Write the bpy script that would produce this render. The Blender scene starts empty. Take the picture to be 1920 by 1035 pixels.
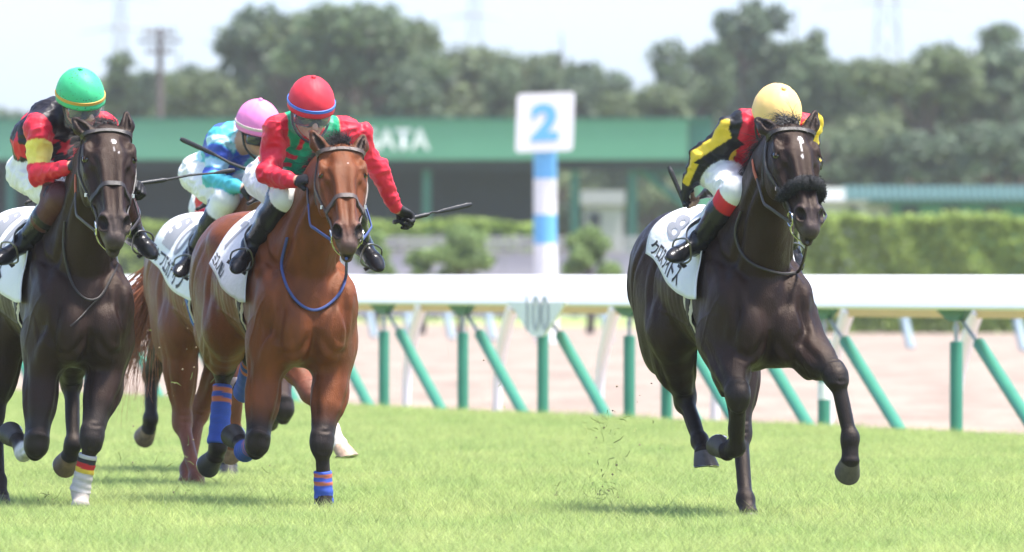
import bpy, bmesh, math, random
import numpy as np
from mathutils import Vector, Matrix
from mathutils.bvhtree import BVHTree

R = math.radians
random.seed(7)
rng = np.random.default_rng(7)
scene = bpy.context.scene
col = scene.collection

# ------------------------------------------------------------------ camera, sky, sun, exposure
CAM_Z = 1.2
FPX = 1920 * 400 / 36.0            # focal length in photograph pixels
cam_data = bpy.data.cameras.new('camera')
cam = bpy.data.objects.new('camera', cam_data)
col.objects.link(cam)
cam.location = (0, 0, CAM_Z)
cam.rotation_euler = (R(90), 0, 0)
cam_data.lens = 400
cam_data.sensor_width = 36
cam_data.clip_start = 1.0
cam_data.clip_end = 9000
cam_data.dof.use_dof = True
cam_data.dof.focus_distance = 54.2
cam_data.dof.aperture_fstop = 6.8
scene.camera = cam

SUN_EL, SUN_AZ = 70.0, 108.0       # azimuth from +Y (view direction) towards +X (picture right) is 90; larger is towards the camera
sv = Vector((math.sin(R(SUN_AZ)) * math.cos(R(SUN_EL)), math.cos(R(SUN_AZ)) * math.cos(R(SUN_EL)), math.sin(R(SUN_EL))))
sun_data = bpy.data.lights.new('sun', 'SUN')
sun_data.energy = 2.7
sun_data.angle = R(9.0)
sun_data.color = (1.0, 0.955, 0.89)
sun = bpy.data.objects.new('sun', sun_data)
col.objects.link(sun)
sun.rotation_euler = (-sv).to_track_quat('-Z', 'Y').to_euler()
sun.location = (20, 20, 60)

world = bpy.data.worlds.new('World')
scene.world = world
world.use_nodes = True
wn = world.node_tree
wn.nodes.clear()
sky = wn.nodes.new('ShaderNodeTexSky')
sky.sky_type = 'NISHITA'
sky.sun_disc = False
sky.sun_elevation = R(SUN_EL)
sky.sun_rotation = R(SUN_AZ)
sky.air_density = 0.5
sky.dust_density = 1.8
sky.ozone_density = 3.5
bg = wn.nodes.new('ShaderNodeBackground')
bg.inputs['Strength'].default_value = 0.15
wo = wn.nodes.new('ShaderNodeOutputWorld')
wn.links.new(sky.outputs[0], bg.inputs[0])
wn.links.new(bg.outputs[0], wo.inputs[0])

scene.view_settings.view_transform = 'Standard'
scene.view_settings.look = 'None'
scene.view_settings.exposure = 1.78
scene.view_settings.gamma = 1.0
scene.view_settings.use_curve_mapping = False
scene.cycles.max_bounces = 8
scene.cycles.transparent_max_bounces = 16
scene.cycles.volume_bounces = 0
scene.cycles.use_denoising = True

# ------------------------------------------------------------------ helpers
def world_at(u, v, Y):
    """point of the place that the photograph shows at (u, v), at depth Y metres"""
    return Vector(((u - 960) * Y / FPX, Y, CAM_Z - (v - 517.5) * Y / FPX))

def tag(o, label=None, cat=None, group=None, kind=None):
    if label: o['label'] = label
    if cat: o['category'] = cat
    if group: o['group'] = group
    if kind: o['kind'] = kind
    return o

def empty(name, loc=(0, 0, 0), rz=0.0, parent=None):
    o = bpy.data.objects.new(name, None)
    col.objects.link(o)
    o.location = loc
    o.rotation_euler = (0, 0, rz)
    o.empty_display_size = 0.1
    if parent: o.parent = parent
    return o

def mesh_np(name, V, faces, smooth=True):
    """faces: (N,4) or (N,3) numpy int array, or list of lists"""
    me = bpy.data.meshes.new(name)
    V = np.asarray(V, np.float32)
    if isinstance(faces, np.ndarray):
        n, k = faces.shape
        me.vertices.add(len(V)); me.vertices.foreach_set('co', V.ravel())
        me.loops.add(n * k); me.loops.foreach_set('vertex_index', faces.astype(np.int32).ravel())
        me.polygons.add(n)
        me.polygons.foreach_set('loop_start', np.arange(0, n * k, k, dtype=np.int32))
        me.polygons.foreach_set('loop_total', np.full(n, k, np.int32))
        me.update(calc_edges=True)
    else:
        me.from_pydata([tuple(map(float, v)) for v in V], [], faces)
    if smooth:
        me.polygons.foreach_set('use_smooth', np.ones(len(me.polygons), bool))
    me.validate()
    return me

def obj(name, me, mat=None, parent=None):
    o = bpy.data.objects.new(name, me)
    col.objects.link(o)
    if mat is not None and len(me.materials) == 0: me.materials.append(mat)
    if parent is not None: o.parent = parent
    return o

class MB:
    """collects shapes of ONE part"""
    def __init__(self): self.v = []; self.f = []
    def add(self, V, Fs):
        b = len(self.v)
        self.v += [tuple(map(float, p)) for p in V]
        self.f += [[i + b for i in f] for f in Fs]
        return self
    def box(self, c, size, rz=0.0):
        x, y, z = [s / 2 for s in size]
        P = [(-x, -y, -z), (x, -y, -z), (x, y, -z), (-x, y, -z), (-x, -y, z), (x, -y, z), (x, y, z), (-x, y, z)]
        cs, sn = math.cos(rz), math.sin(rz)
        P = [(c[0] + p[0] * cs - p[1] * sn, c[1] + p[0] * sn + p[1] * cs, c[2] + p[2]) for p in P]
        return self.add(P, [[0, 3, 2, 1], [4, 5, 6, 7], [0, 1, 5, 4], [1, 2, 6, 5], [2, 3, 7, 6], [3, 0, 4, 7]])
    def tube(self, pts, rad, n=8, cap=True, flat=None):
        """tube along pts; rad number or list; flat=(axis vector, factor)"""
        pts = [Vector(p) for p in pts]
        m = len(pts)
        rr = rad if hasattr(rad, '__len__') else [rad] * m
        b = len(self.v)
        prev = None
        for i in range(m):
            t = (pts[min(i + 1, m - 1)] - pts[max(i - 1, 0)])
            if t.length < 1e-9: t = Vector((0, 0, 1))
            t.normalize()
            if prev is None:
                a = Vector((0, 0, 1)) if abs(t.z) < 0.9 else Vector((1, 0, 0))
                x = t.cross(a).normalized()
            else:
                x = (prev - t * prev.dot(t)).normalized()
            prev = x
            y = t.cross(x)
            for k in range(n):
                an = 2 * math.pi * k / n
                d = (x * math.cos(an) + y * math.sin(an)) * rr[i]
                if flat:
                    w = Vector(flat[0]); d = d + w * (d.dot(w)) * (flat[1] - 1)
                self.v.append(tuple(pts[i] + d))
        for i in range(m - 1):
            for k in range(n):
                k2 = (k + 1) % n
                self.f.append([b + i * n + k, b + i * n + k2, b + (i + 1) * n + k2, b + (i + 1) * n + k])
        if cap:
            self.f.append([b + k for k in reversed(range(n))])
            self.f.append([b + (m - 1) * n + k for k in range(n)])
        return self
    def ribbon(self, pts, nor, width, th, closed=False):
        """flat strap: pts on the surface, nor outward normals"""
        m = len(pts); pts = [Vector(p) for p in pts]; nor = [Vector(n).normalized() for n in nor]
        b = len(self.v)
        for i in range(m):
            if closed: t = pts[(i + 1) % m] - pts[i - 1]
            else: t = pts[min(i + 1, m - 1)] - pts[max(i - 1, 0)]
            t.normalize()
            w = t.cross(nor[i]).normalized() * (width / 2)
            o = nor[i] * th
            for q in (pts[i] - w - o * .6, pts[i] + w - o * .6, pts[i] + w * .85 + o, pts[i] - w * .85 + o): self.v.append(tuple(q))
        rng_ = range(m) if closed else range(m - 1)
        for i in rng_:
            j = (i + 1) % m
            for k in range(4):
                k2 = (k + 1) % 4
                self.f.append([b + i * 4 + k, b + j * 4 + k, b + j * 4 + k2, b + i * 4 + k2])
        if not closed:
            self.f.append([b, b + 1, b + 2, b + 3]); e = b + (m - 1) * 4
            self.f.append([e + 3, e + 2, e + 1, e])
        return self
    def build(self, name, mat=None, parent=None, smooth=True):
        me = mesh_np(name, self.v, self.f, smooth)
        bm = bmesh.new(); bm.from_mesh(me)
        bmesh.ops.recalc_face_normals(bm, faces=bm.faces[:]); bm.to_mesh(me); bm.free()
        if smooth:
            try: me.set_sharp_from_angle(angle=R(42))
            except Exception: pass
        return obj(name, me, mat, parent)

def crom(pts, n):
    """Catmull-Rom resample"""
    P = [np.array(p, float) for p in pts]
    P = [2 * P[0] - P[1]] + P + [2 * P[-1] - P[-2]]
    out = []
    m = len(P) - 3
    for q in range(n):
        x = q / (n - 1) * m
        i = min(int(x), m - 1); t = x - i
        a, b, c, d = P[i:i + 4]
        out.append(0.5 * ((2 * b) + (c - a) * t + (2 * a - 5 * b + 4 * c - d) * t * t + (3 * b - a - 3 * c + d) * t ** 3))
    return out

# ------------------------------------------------------------------ materials
MAT = {}
def nodes_of(name):
    m = bpy.data.materials.new(name); m.use_nodes = True
    nt = m.node_tree
    b = nt.nodes['Principled BSDF']
    MAT[name] = m
    return m, nt, b

def nd(nt, t, **kw):
    n = nt.nodes.new(t)
    for k, v in kw.items():
        if k.startswith('i_'):
            n.inputs[k[2:].replace('_', ' ')].default_value = v
        else: setattr(n, k, v)
    return n

def simple(name, c, rough=0.5, var=0.12, scale=20.0, bump=0.0, bscale=None, metal=0.0, spec=0.5, coat=0.0):
    """noise-varied base colour with fine relief"""
    m, nt, b = nodes_of(name)
    tc = nd(nt, 'ShaderNodeTexCoord')
    nz = nd(nt, 'ShaderNodeTexNoise'); nz.inputs['Scale'].default_value = scale; nz.inputs['Detail'].default_value = 5
    nt.links.new(tc.outputs['Object'], nz.inputs['Vector'])
    mp = nd(nt, 'ShaderNodeMapRange'); mp.inputs['To Min'].default_value = 1 - var; mp.inputs['To Max'].default_value = 1 + var
    nt.links.new(nz.outputs['Fac'], mp.inputs['Value'])
    mx = nd(nt, 'ShaderNodeVectorMath', operation='SCALE')
    mx.inputs[0].default_value = c[:3]
    nt.links.new(mp.outputs[0], mx.inputs['Scale'])
    nt.links.new(mx.outputs[0], b.inputs['Base Color'])
    b.inputs['Roughness'].default_value = rough
    b.inputs['Metallic'].default_value = metal
    b.inputs['Specular IOR Level'].default_value = spec
    b.inputs['Coat Weight'].default_value = coat
    if bump:
        n2 = nd(nt, 'ShaderNodeTexNoise'); n2.inputs['Scale'].default_value = bscale or scale * 4; n2.inputs['Detail'].default_value = 4
        nt.links.new(tc.outputs['Object'], n2.inputs['Vector'])
        bp = nd(nt, 'ShaderNodeBump'); bp.inputs['Strength'].default_value = bump; bp.inputs['Distance'].default_value = 0.01
        nt.links.new(n2.outputs['Fac'], bp.inputs['Height'])
        nt.links.new(bp.outputs[0], b.inputs['Normal'])
    return m

def vcol_mat(name, rough=0.45, var=0.15, scale=14.0, bump=0.15, bscale=220.0, sheen=0.0, gloss_attr=False, spec=0.5, stretch=(1, 1, 1), coat=0.0, mid=0.0, mscale=40.0):
    """colour from the mesh's own colour attribute (coat markings, cloth patterns), noise-varied; optional roughness attribute"""
    m, nt, b = nodes_of(name)
    at = nd(nt, 'ShaderNodeAttribute', attribute_name='Col')
    tc = nd(nt, 'ShaderNodeTexCoord')
    mpg = nd(nt, 'ShaderNodeMapping'); mpg.inputs['Scale'].default_value = stretch
    nt.links.new(tc.outputs['Object'], mpg.inputs['Vector'])
    nz = nd(nt, 'ShaderNodeTexNoise'); nz.inputs['Scale'].default_value = scale; nz.inputs['Detail'].default_value = 6
    nt.links.new(mpg.outputs[0], nz.inputs['Vector'])
    mp = nd(nt, 'ShaderNodeMapRange'); mp.inputs['From Min'].default_value = 0.3; mp.inputs['From Max'].default_value = 0.7
    mp.inputs['To Min'].default_value = 1 - var; mp.inputs['To Max'].default_value = 1 + var
    nt.links.new(nz.outputs['Fac'], mp.inputs['Value'])
    mx = nd(nt, 'ShaderNodeVectorMath', operation='SCALE')
    nt.links.new(at.outputs['Color'], mx.inputs[0]); nt.links.new(mp.outputs[0], mx.inputs['Scale'])
    nt.links.new(mx.outputs[0], b.inputs['Base Color'])
    if gloss_attr:
        nt.links.new(at.outputs['Alpha'], b.inputs['Roughness'])
    else:
        m2 = nd(nt, 'ShaderNodeMapRange'); m2.inputs['From Min'].default_value = .3; m2.inputs['From Max'].default_value = .7; m2.inputs['To Min'].default_value = rough - .12; m2.inputs['To Max'].default_value = rough + .16
        nt.links.new(nz.outputs['Fac'], m2.inputs['Value']); nt.links.new(m2.outputs[0], b.inputs['Roughness'])
    b.inputs['Specular IOR Level'].default_value = spec
    b.inputs['Sheen Weight'].default_value = sheen
    b.inputs['Coat Weight'].default_value = coat
    b.inputs['Coat Roughness'].default_value = 0.35
    n2 = nd(nt, 'ShaderNodeTexNoise'); n2.inputs['Scale'].default_value = bscale; n2.inputs['Detail'].default_value = 3
    nt.links.new(mpg.outputs[0], n2.inputs['Vector'])
    bp = nd(nt, 'ShaderNodeBump'); bp.inputs['Strength'].default_value = bump; bp.inputs['Distance'].default_value = 0.004
    nt.links.new(n2.outputs['Fac'], bp.inputs['Height']); nt.links.new(bp.outputs[0], b.inputs['Normal'])
    if mid:
        n3 = nd(nt, 'ShaderNodeTexNoise'); n3.inputs['Scale'].default_value = mscale; n3.inputs['Detail'].default_value = 4; n3.inputs['Distortion'].default_value = 1.2
        nt.links.new(mpg.outputs[0], n3.inputs['Vector'])
        b3 = nd(nt, 'ShaderNodeBump'); b3.inputs['Strength'].default_value = mid; b3.inputs['Distance'].default_value = 0.012
        nt.links.new(n3.outputs['Fac'], b3.inputs['Height']); nt.links.new(b3.outputs[0], bp.inputs['Normal'])
    return m

def set_col(me, C):
    C = np.asarray(C, np.float32)
    if C.shape[1] == 3: C = np.concatenate([C, np.ones((len(C), 1), np.float32)], 1)
    a = me.attributes.new('Col', 'FLOAT_COLOR', 'POINT')
    a.data.foreach_set('color', C.ravel())

# ------------------------------------------------------------------ sculpting with smooth distance fields
def A3(p): return np.array(p, np.float64)
def unit(v):
    v = A3(v); return v / (np.linalg.norm(v) + 1e-12)

class Sculpt:
    def __init__(self, voxel): self.h = voxel; self.prims = []
    def cone(self, a, b, r1, r2, k=0.03, tag='coat', flat=None, sub=False):
        a, b = A3(a), A3(b)
        ab = b - a; L2 = float(ab @ ab) + 1e-12
        if flat is not None: fw, ff = unit(flat[0]), flat[1]
        def f(x, y, z):
            t = np.clip(((x - a[0]) * ab[0] + (y - a[1]) * ab[1] + (z - a[2]) * ab[2]) / L2, 0, 1)
            qx = x - a[0] - t * ab[0]; qy = y - a[1] - t * ab[1]; qz = z - a[2] - t * ab[2]
            if flat is not None:
                c = (qx * fw[0] + qy * fw[1] + qz * fw[2]) * (1 / ff - 1)
                qx = qx + fw[0] * c; qy = qy + fw[1] * c; qz = qz + fw[2] * c
            return np.sqrt(qx * qx + qy * qy + qz * qz) - (r1 + (r2 - r1) * t), t
        rm = max(r1, r2) * (max(1, flat[1]) if flat is not None else 1)
        self.prims.append((f, np.minimum(a, b) - rm, np.maximum(a, b) + rm, k, tag, sub))
    def ell(self, c, r, axes=None, k=0.03, tag='coat', sub=False):
        c = A3(c); r = A3(r)
        Ax = np.eye(3) if axes is None else np.array([unit(q) for q in axes])
        def f(x, y, z):
            dx, dy, dz = x - c[0], y - c[1], z - c[2]
            k0 = 0; k1 = 0
            for i in range(3):
                q = (dx * Ax[i, 0] + dy * Ax[i, 1] + dz * Ax[i, 2]) / r[i]
                k0 = k0 + q * q; k1 = k1 + (q / r[i]) ** 2
            k0 = np.sqrt(k0); k1 = np.sqrt(k1)
            return k0 * (k0 - 1) / np.maximum(k1, 1e-6), None
        e = np.sqrt((Ax ** 2 * (r[:, None] ** 2)).sum(0))
        self.prims.append((f, c - e, c + e, k, tag, sub))
    def loft(self, o, ax, n, b, st, k=0.03, tag='coat', p=2.0, top=None):
        """o origin, ax axis, n 'up' axis, b lateral axis; st rows: t, centre along n, half width (b), half depth (n) [, top pinch]"""
        o = A3(o); ax, n, b = unit(ax), unit(n), unit(b)
        st = np.array(st, float)
        D = np.array(crom(st, 12 * len(st)))
        D[:, 0] = np.maximum.accumulate(D[:, 0])
        D[:, 2:4] = np.maximum(D[:, 2:4], 0.004)
        def f(x, y, z):
            dx, dy, dz = x - o[0], y - o[1], z - o[2]
            t = dx * ax[0] + dy * ax[1] + dz * ax[2]
            cn = np.interp(t, D[:, 0], D[:, 1]); w = np.interp(t, D[:, 0], D[:, 2]); d = np.interp(t, D[:, 0], D[:, 3])
            pn = dx * n[0] + dy * n[1] + dz * n[2] - cn
            pb = dx * b[0] + dy * b[1] + dz * b[2]
            if st.shape[1] > 4:
                tp = np.interp(t, D[:, 0], D[:, 4])
                w = w * (1 - tp * np.clip(pn / d, 0, 1) ** 1.3)
            q = (np.abs(pb / w) ** p + np.abs(pn / d) ** p) ** (1 / p)
            dd = (q - 1) * np.minimum(w, d)
            to = np.maximum(np.maximum(D[0, 0] - t, t - D[-1, 0]), 0)
            return np.where(to > 0, np.sqrt(np.maximum(dd, 0) ** 2 + to ** 2), dd), t
        ext = []
        for row in D:
            ctr = o + ax * row[0] + n * row[1]; e = np.abs(b) * row[2] + np.abs(n) * row[3]
            ext += [ctr - e, ctr + e]
        ext = np.array(ext)
        self.prims.append((f, ext.min(0), ext.max(0), k, tag, False))
    def mesh(self, relax=1):
        h = self.h
        adds = [p for p in self.prims if not p[5]]
        lo = np.min([p[1] for p in adds], 0) - 4 * h; hi = np.max([p[2] for p in adds], 0) + 4 * h
        n = np.ceil((hi - lo) / h).astype(int) + 1
        ax = [(lo[i] + h * np.arange(n[i])).astype(np.float32) for i in range(3)]
        G = np.full(n, 0.3, np.float32)
        for f, bl, bh, k, tg, sub in self.prims:
            m = max(k, 0.02) + 0.03
            i0 = np.maximum(np.floor((bl - m - lo) / h).astype(int), 0)
            i1 = np.minimum(np.ceil((bh + m - lo) / h).astype(int) + 1, n)
            if (i1 <= i0).any(): continue
            sl = tuple(slice(a, b) for a, b in zip(i0, i1))
            d = f(ax[0][sl[0]][:, None, None], ax[1][sl[1]][None, :, None], ax[2][sl[2]][None, None, :])[0].astype(np.float32)
            a = G[sl]
            if sub:
                d = -d
                hh = np.maximum(k - np.abs(a - d), 0) / k
                G[sl] = np.maximum(a, d) + hh * hh * k * .25
            else:
                hh = np.maximum(k - np.abs(a - d), 0) / k
                G[sl] = np.minimum(a, d) - hh * hh * k * .25
        V, Q = surface_nets(G, lo, h)
        if relax:
            V = smooth_v(V, Q, relax, 0.5)
        return V, Q
    def tags(self, V):
        best = np.full(len(V), 1e9); bi = np.zeros(len(V), int); bt = np.zeros(len(V))
        x, y, z = V[:, 0].astype(float), V[:, 1].astype(float), V[:, 2].astype(float)
        names = []
        for i, (f, bl, bh, k, tg, sub) in enumerate(self.prims):
            names.append(tg)
            d, t = f(x, y, z)
            if sub:
                if tg is None: continue
                d = np.where(np.abs(d) < self.h * 1.2, -1, 1e9)
            m = d < best
            best[m] = d[m]; bi[m] = i
            if t is not None: bt[m] = np.broadcast_to(t, d.shape)[m]
        return np.array(names, object)[bi], bt

def surface_nets(G, lo, h):
    ins = G < 0
    nx, ny, nz = G.shape
    cnt = np.zeros((nx - 1, ny - 1, nz - 1), np.int8)
    corners = [(i, j, k) for i in (0, 1) for j in (0, 1) for k in (0, 1)]
    for i, j, k in corners: cnt += ins[i:nx - 1 + i, j:ny - 1 + j, k:nz - 1 + k]
    act = (cnt > 0) & (cnt < 8)
    I, J, K = np.nonzero(act)
    idx = np.full(act.shape, -1, np.int32); idx[I, J, K] = np.arange(len(I))
    val = {c: G[I + c[0], J + c[1], K + c[2]] for c in corners}
    acc = np.zeros((len(I), 3)); num = np.zeros(len(I))
    for c in corners:
        for a in range(3):
            if c[a] == 0:
                c2 = list(c); c2[a] = 1; c2 = tuple(c2)
                v0, v1 = val[c], val[c2]
                m = (v0 < 0) != (v1 < 0)
                t = v0[m] / (v0[m] - v1[m])
                p = np.tile(np.array(c, float), (m.sum(), 1)); p[:, a] = t
                acc[m] += p; num[m] += 1
    V = (np.stack([I, J, K], 1) + acc / num[:, None]) * h + lo
    quads = []
    for a in range(3):
        b, c = (a + 1) % 3, (a + 2) % 3
        s0 = [slice(None)] * 3; s1 = [slice(None)] * 3
        s0[a] = slice(0, -1); s1[a] = slice(1, None)
        x0 = ins[tuple(s0)]; x1 = ins[tuple(s1)]
        E = np.stack(np.nonzero(x0 != x1), 1)
        flip = x0[tuple(E.T)]
        ok = (E[:, b] > 0) & (E[:, c] > 0) & (E[:, b] < G.shape[b] - 1) & (E[:, c] < G.shape[c] - 1)
        E = E[ok]; flip = flip[ok]
        def cell(db, dc):
            q = E.copy(); q[:, b] += db; q[:, c] += dc
            return idx[tuple(q.T)]
        q = np.stack([cell(-1, -1), cell(0, -1), cell(0, 0), cell(-1, 0)], 1)
        q[~flip] = q[~flip][:, ::-1]
        quads.append(q)
    return V, np.concatenate(quads)

def edges_of(Q):
    return np.concatenate([Q[:, [0, 1]], Q[:, [1, 2]], Q[:, [2, 3]], Q[:, [3, 0]]])

def smooth_v(X, Q, it, lam):
    E = edges_of(Q); n = len(X)
    deg = np.bincount(E.ravel(), minlength=n)[:, None]
    X = np.array(X, float)
    for _ in range(it):
        S = np.stack([np.bincount(E[:, 0], X[E[:, 1], c], n) + np.bincount(E[:, 1], X[E[:, 0], c], n) for c in range(X.shape[1])], 1)
        X = X + lam * (S / np.maximum(deg, 1) - X)
    return X

def normals_of(V, Q):
    a, b, c, d = V[Q[:, 0]], V[Q[:, 1]], V[Q[:, 2]], V[Q[:, 3]]
    n = np.cross(c - a, d - b)
    N = np.zeros_like(V)
    for i in range(4):
        for k in range(3): N[:, k] += np.bincount(Q[:, i], n[:, k], len(V))
    return N / (np.linalg.norm(N, axis=1, keepdims=True) + 1e-12)

def vnoise(P, scale, seed=0):
    """cheap smooth value noise for folds, in [-1,1]"""
    r = np.random.default_rng(seed)
    out = np.zeros(len(P))
    for i in range(6):
        d = unit(r.normal(size=3)); ph = r.uniform(0, 6.28)
        fr = scale * r.uniform(.7, 1.6)
        out += np.sin(P @ d * fr + ph + 1.7 * np.sin(P @ unit(r.normal(size=3)) * fr * .6 + ph * 2))
    return out / 6

class Frame:
    """a horse's own axes: s forward, l to its own left, z up"""
    def __init__(self, u0, Y0, yaw):
        self.base = A3(((u0 - 960) * Y0 / FPX, Y0, 0.0))
        self.h = A3((math.sin(R(yaw)), -math.cos(R(yaw)), 0)); self.l = A3((math.cos(R(yaw)), math.sin(R(yaw)), 0))
        self.rz = math.atan2(self.h[1], self.h[0])
        self.O = A3((0, 0, CAM_Z))
    def ray(self, u, v): return A3(((u - 960) / FPX, 1.0, -(v - 517.5) / FPX))
    def loc(self, p):
        d = A3(p) - self.base
        return A3((d @ self.h, d @ self.l, d[2]))
    def J(self, u, v, s):
        d = self.ray(u, v)
        t = (s + (self.base - self.O) @ self.h) / (d @ self.h)
        return self.loc(self.O + d * t)
    def dir_loc(self, d): return A3((A3(d) @ self.h, A3(d) @ self.l, d[2]))
# ------------------------------------------------------------------ horses
COAT = vcol_mat('horse_coat', rough=0.46, var=0.28, scale=14.0, bump=0.7, bscale=240.0, sheen=0.0, stretch=(1, 1, 0.4), coat=0.0, spec=0.28, mid=.22, mscale=22.0)
COAT.node_tree.nodes['Principled BSDF'].inputs['Specular Tint'].default_value = (1.0, .80, .66, 1)
HOOF = vcol_mat('hoof_horn', rough=0.5, var=0.3, scale=40.0, bump=0.3, bscale=90.0)
HAIR_DARK = simple('mane_hair_black', (0.018, 0.014, 0.014), 0.45, 0.4, 60, 0.2)
HAIR_RED = simple('tail_hair_chestnut', (0.32, 0.11, 0.05), 0.45, 0.4, 40, 0.2)
EYE = simple('horse_eye', (0.012, 0.008, 0.007), 0.08, 0.1, 5, coat=1.0)
LEATHER = simple('dark_leather', (0.028, 0.022, 0.020), 0.42, 0.3, 60, 0.25, 300)
LEATHER_BR = simple('brown_leather', (0.085, 0.058, 0.050), 0.45, 0.3, 60, 0.25, 300)
WEB_BLUE = simple('blue_webbing', (0.045, 0.075, 0.24), 0.6, 0.2, 80, 0.3, 500)
RUBBER_OR = simple('orange_rubber_grip', (0.42, 0.10, 0.035), 0.6, 0.2, 50, 0.3, 300)
STEEL = simple('polished_steel', (0.55, 0.54, 0.52), 0.25, 0.1, 30, metal=1.0)
FLEECE = simple('black_sheepskin', (0.012, 0.012, 0.014), 0.9, 0.4, 60, 1.0, 170)
CLOTH_W = simple('white_saddle_cloth', (0.72, 0.72, 0.73), 0.75, 0.07, 7, 0.55, 26)
INK_GREY = simple('grey_print', (0.26, 0.265, 0.29), 0.7, 0.1, 20)
INK_BLACK = simple('black_print', (0.03, 0.03, 0.032), 0.7, 0.1, 20)
GIRTH_CREAM = simple('cream_girth', (0.58, 0.52, 0.38), 0.7, 0.12, 30, 0.2, 200)
BANDAGE = vcol_mat('leg_bandage', rough=0.75, var=0.1, scale=30, bump=0.5, bscale=180, stretch=(1, 1, 4))
EYELID = None

def lerp(a, b, t): return A3(a) * (1 - t) + A3(b) * t

def hoof_part(root, C, dn, fw, colour, size=1.0):
    dn = unit(dn); fw = A3(fw); fw = unit(fw - dn * (fw @ dn)); sd = np.cross(dn, fw)
    n = 20
    V = []; Cc = []
    rings = [(-0.012, .040, .042, -.004), (0.0, .0455, .048, 0.0), (0.008, .046, .049, .003), (0.03, .052, .055, .012), (0.058, .059, .061, .024), (0.070, .061, .063, .029)]
    for zz, rs, rf, sh in rings:
        for k in range(n):
            a = 2 * math.pi * k / n
            ca, sa = math.cos(a), math.sin(a)
            heel = 0.82 if ca < -0.5 else 1.0
            hz = zz * (1 if ca > 0 else 1 - .25 * abs(ca))
            p = C + size * (dn * hz + fw * (sh + rf * ca * heel) + sd * rs * sa)
            V.append(p)
            g = 1.25 if zz < .01 else 1.0 - 4 * (zz - .03)
            Cc.append([c * g for c in colour])
    F = []
    m = len(rings)
    for i in range(m - 1):
        for k in range(n):
            F.append([i * n + k, i * n + (k + 1) % n, (i + 1) * n + (k + 1) % n, (i + 1) * n + k])
    b = (m - 1) * n
    V.append(C + size * (dn * .060 + fw * .025)); Cc.append([.10, .09, .08])      # concave sole
    for k in range(n): F.append([b + k, b + (k + 1) % n, len(V) - 1])
    F.append([k for k in reversed(range(n))])
    me = mesh_np('hoof', V, F); set_col(me, np.array(Cc))
    bm = bmesh.new(); bm.from_mesh(me); bmesh.ops.recalc_face_normals(bm, faces=bm.faces[:]); bm.to_mesh(me); bm.free()
    me.set_sharp_from_angle(angle=R(50))
    ho = obj('hoof', me, HOOF, root)
    mb = MB()
    pts = []
    for k in range(-8, 9):
        a = math.pi * k / 8 * .80
        pts.append(C + size * (dn * (.072 - .010 * max(0, -math.cos(a))) + fw * (.029 + .056 * math.cos(a)) + sd * .055 * math.sin(a)))
    mb.tube(pts, .0065 * size, 6)
    mb.build('horseshoe', STEEL, ho)
    return ho

def bandage_part(root, a, b, r1, r2, stripes, name='bandage', sag=None):
    """wrapped bandage on a cannon bone: rings with a slight spiral ridge; stripes: list of (t0, t1, colour), base first"""
    a, b = A3(a), A3(b)
    m, n = 46, 18
    ax = unit(b - a)
    x = unit(np.cross(ax, A3((0.3, 1, 0.2)))); y = np.cross(ax, x)
    V, C = [], []
    for i in range(m):
        t = i / (m - 1)
        for k in range(n):
            an = 2 * math.pi * k / n
            rr = r1 + (r2 - r1) * t + .0014 * math.sin(t * 34 + an) + (0.006 * max(0, (t - .78) / .22))
            if i in (0, m - 1): rr *= .93
            V.append(a + (b - a) * t + (x * math.cos(an) * 1.0 + y * math.sin(an)) * rr)
            tt = t + .012 * math.sin(an)
            c = stripes[0][2]
            for t0, t1, cc in stripes[1:]:
                if t0 <= tt <= t1: c = cc
            C.append(c)
    F = []
    for i in range(m - 1):
        for k in range(n): F.append([i * n + k, i * n + (k + 1) % n, (i + 1) * n + (k + 1) % n, (i + 1) * n + k])
    F.append(list(reversed(range(n)))); F.append([(m - 1) * n + k for k in range(n)])
    me = mesh_np(name, V, F); set_col(me, np.array(C))
    return obj(name, me, BANDAGE, root)

def hair_part(name, mat, root, roots, dirs, length, r=0.0022, seg=6, droop=0.3, spread=0.25, seed=1, taper=True):
    rg = np.random.default_rng(seed)
    V = []; F = []
    for p, d in zip(roots, dirs):
        L = length * rg.uniform(.55, 1.1)
        d = unit(A3(d) + rg.normal(size=3) * spread)
        pts = [A3(p)]
        cur = d
        for i in range(seg):
            cur = unit(cur + A3((0, 0, -droop / seg * 2)) + rg.normal(size=3) * .09)
            pts.append(pts[-1] + cur * L / seg)
        b = len(V)
        w0 = unit(np.cross(d, rg.normal(size=3)))
        w1 = np.cross(unit(d), w0)
        for i, q in enumerate(pts):
            rr = r * (1 - .8 * i / seg if taper else 1)
            V += [q + w0 * rr, q - w0 * rr * .5 + w1 * rr * .87, q - w0 * rr * .5 - w1 * rr * .87]
        for i in range(seg):
            for k in range(3):
                F.append([b + i * 3 + k, b + i * 3 + (k + 1) % 3, b + i * 3 + 3 + (k + 1) % 3, b + i * 3 + 3 + k])
    me = mesh_np(name, V, np.array(F))
    return obj(name, me, mat, root)

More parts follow.
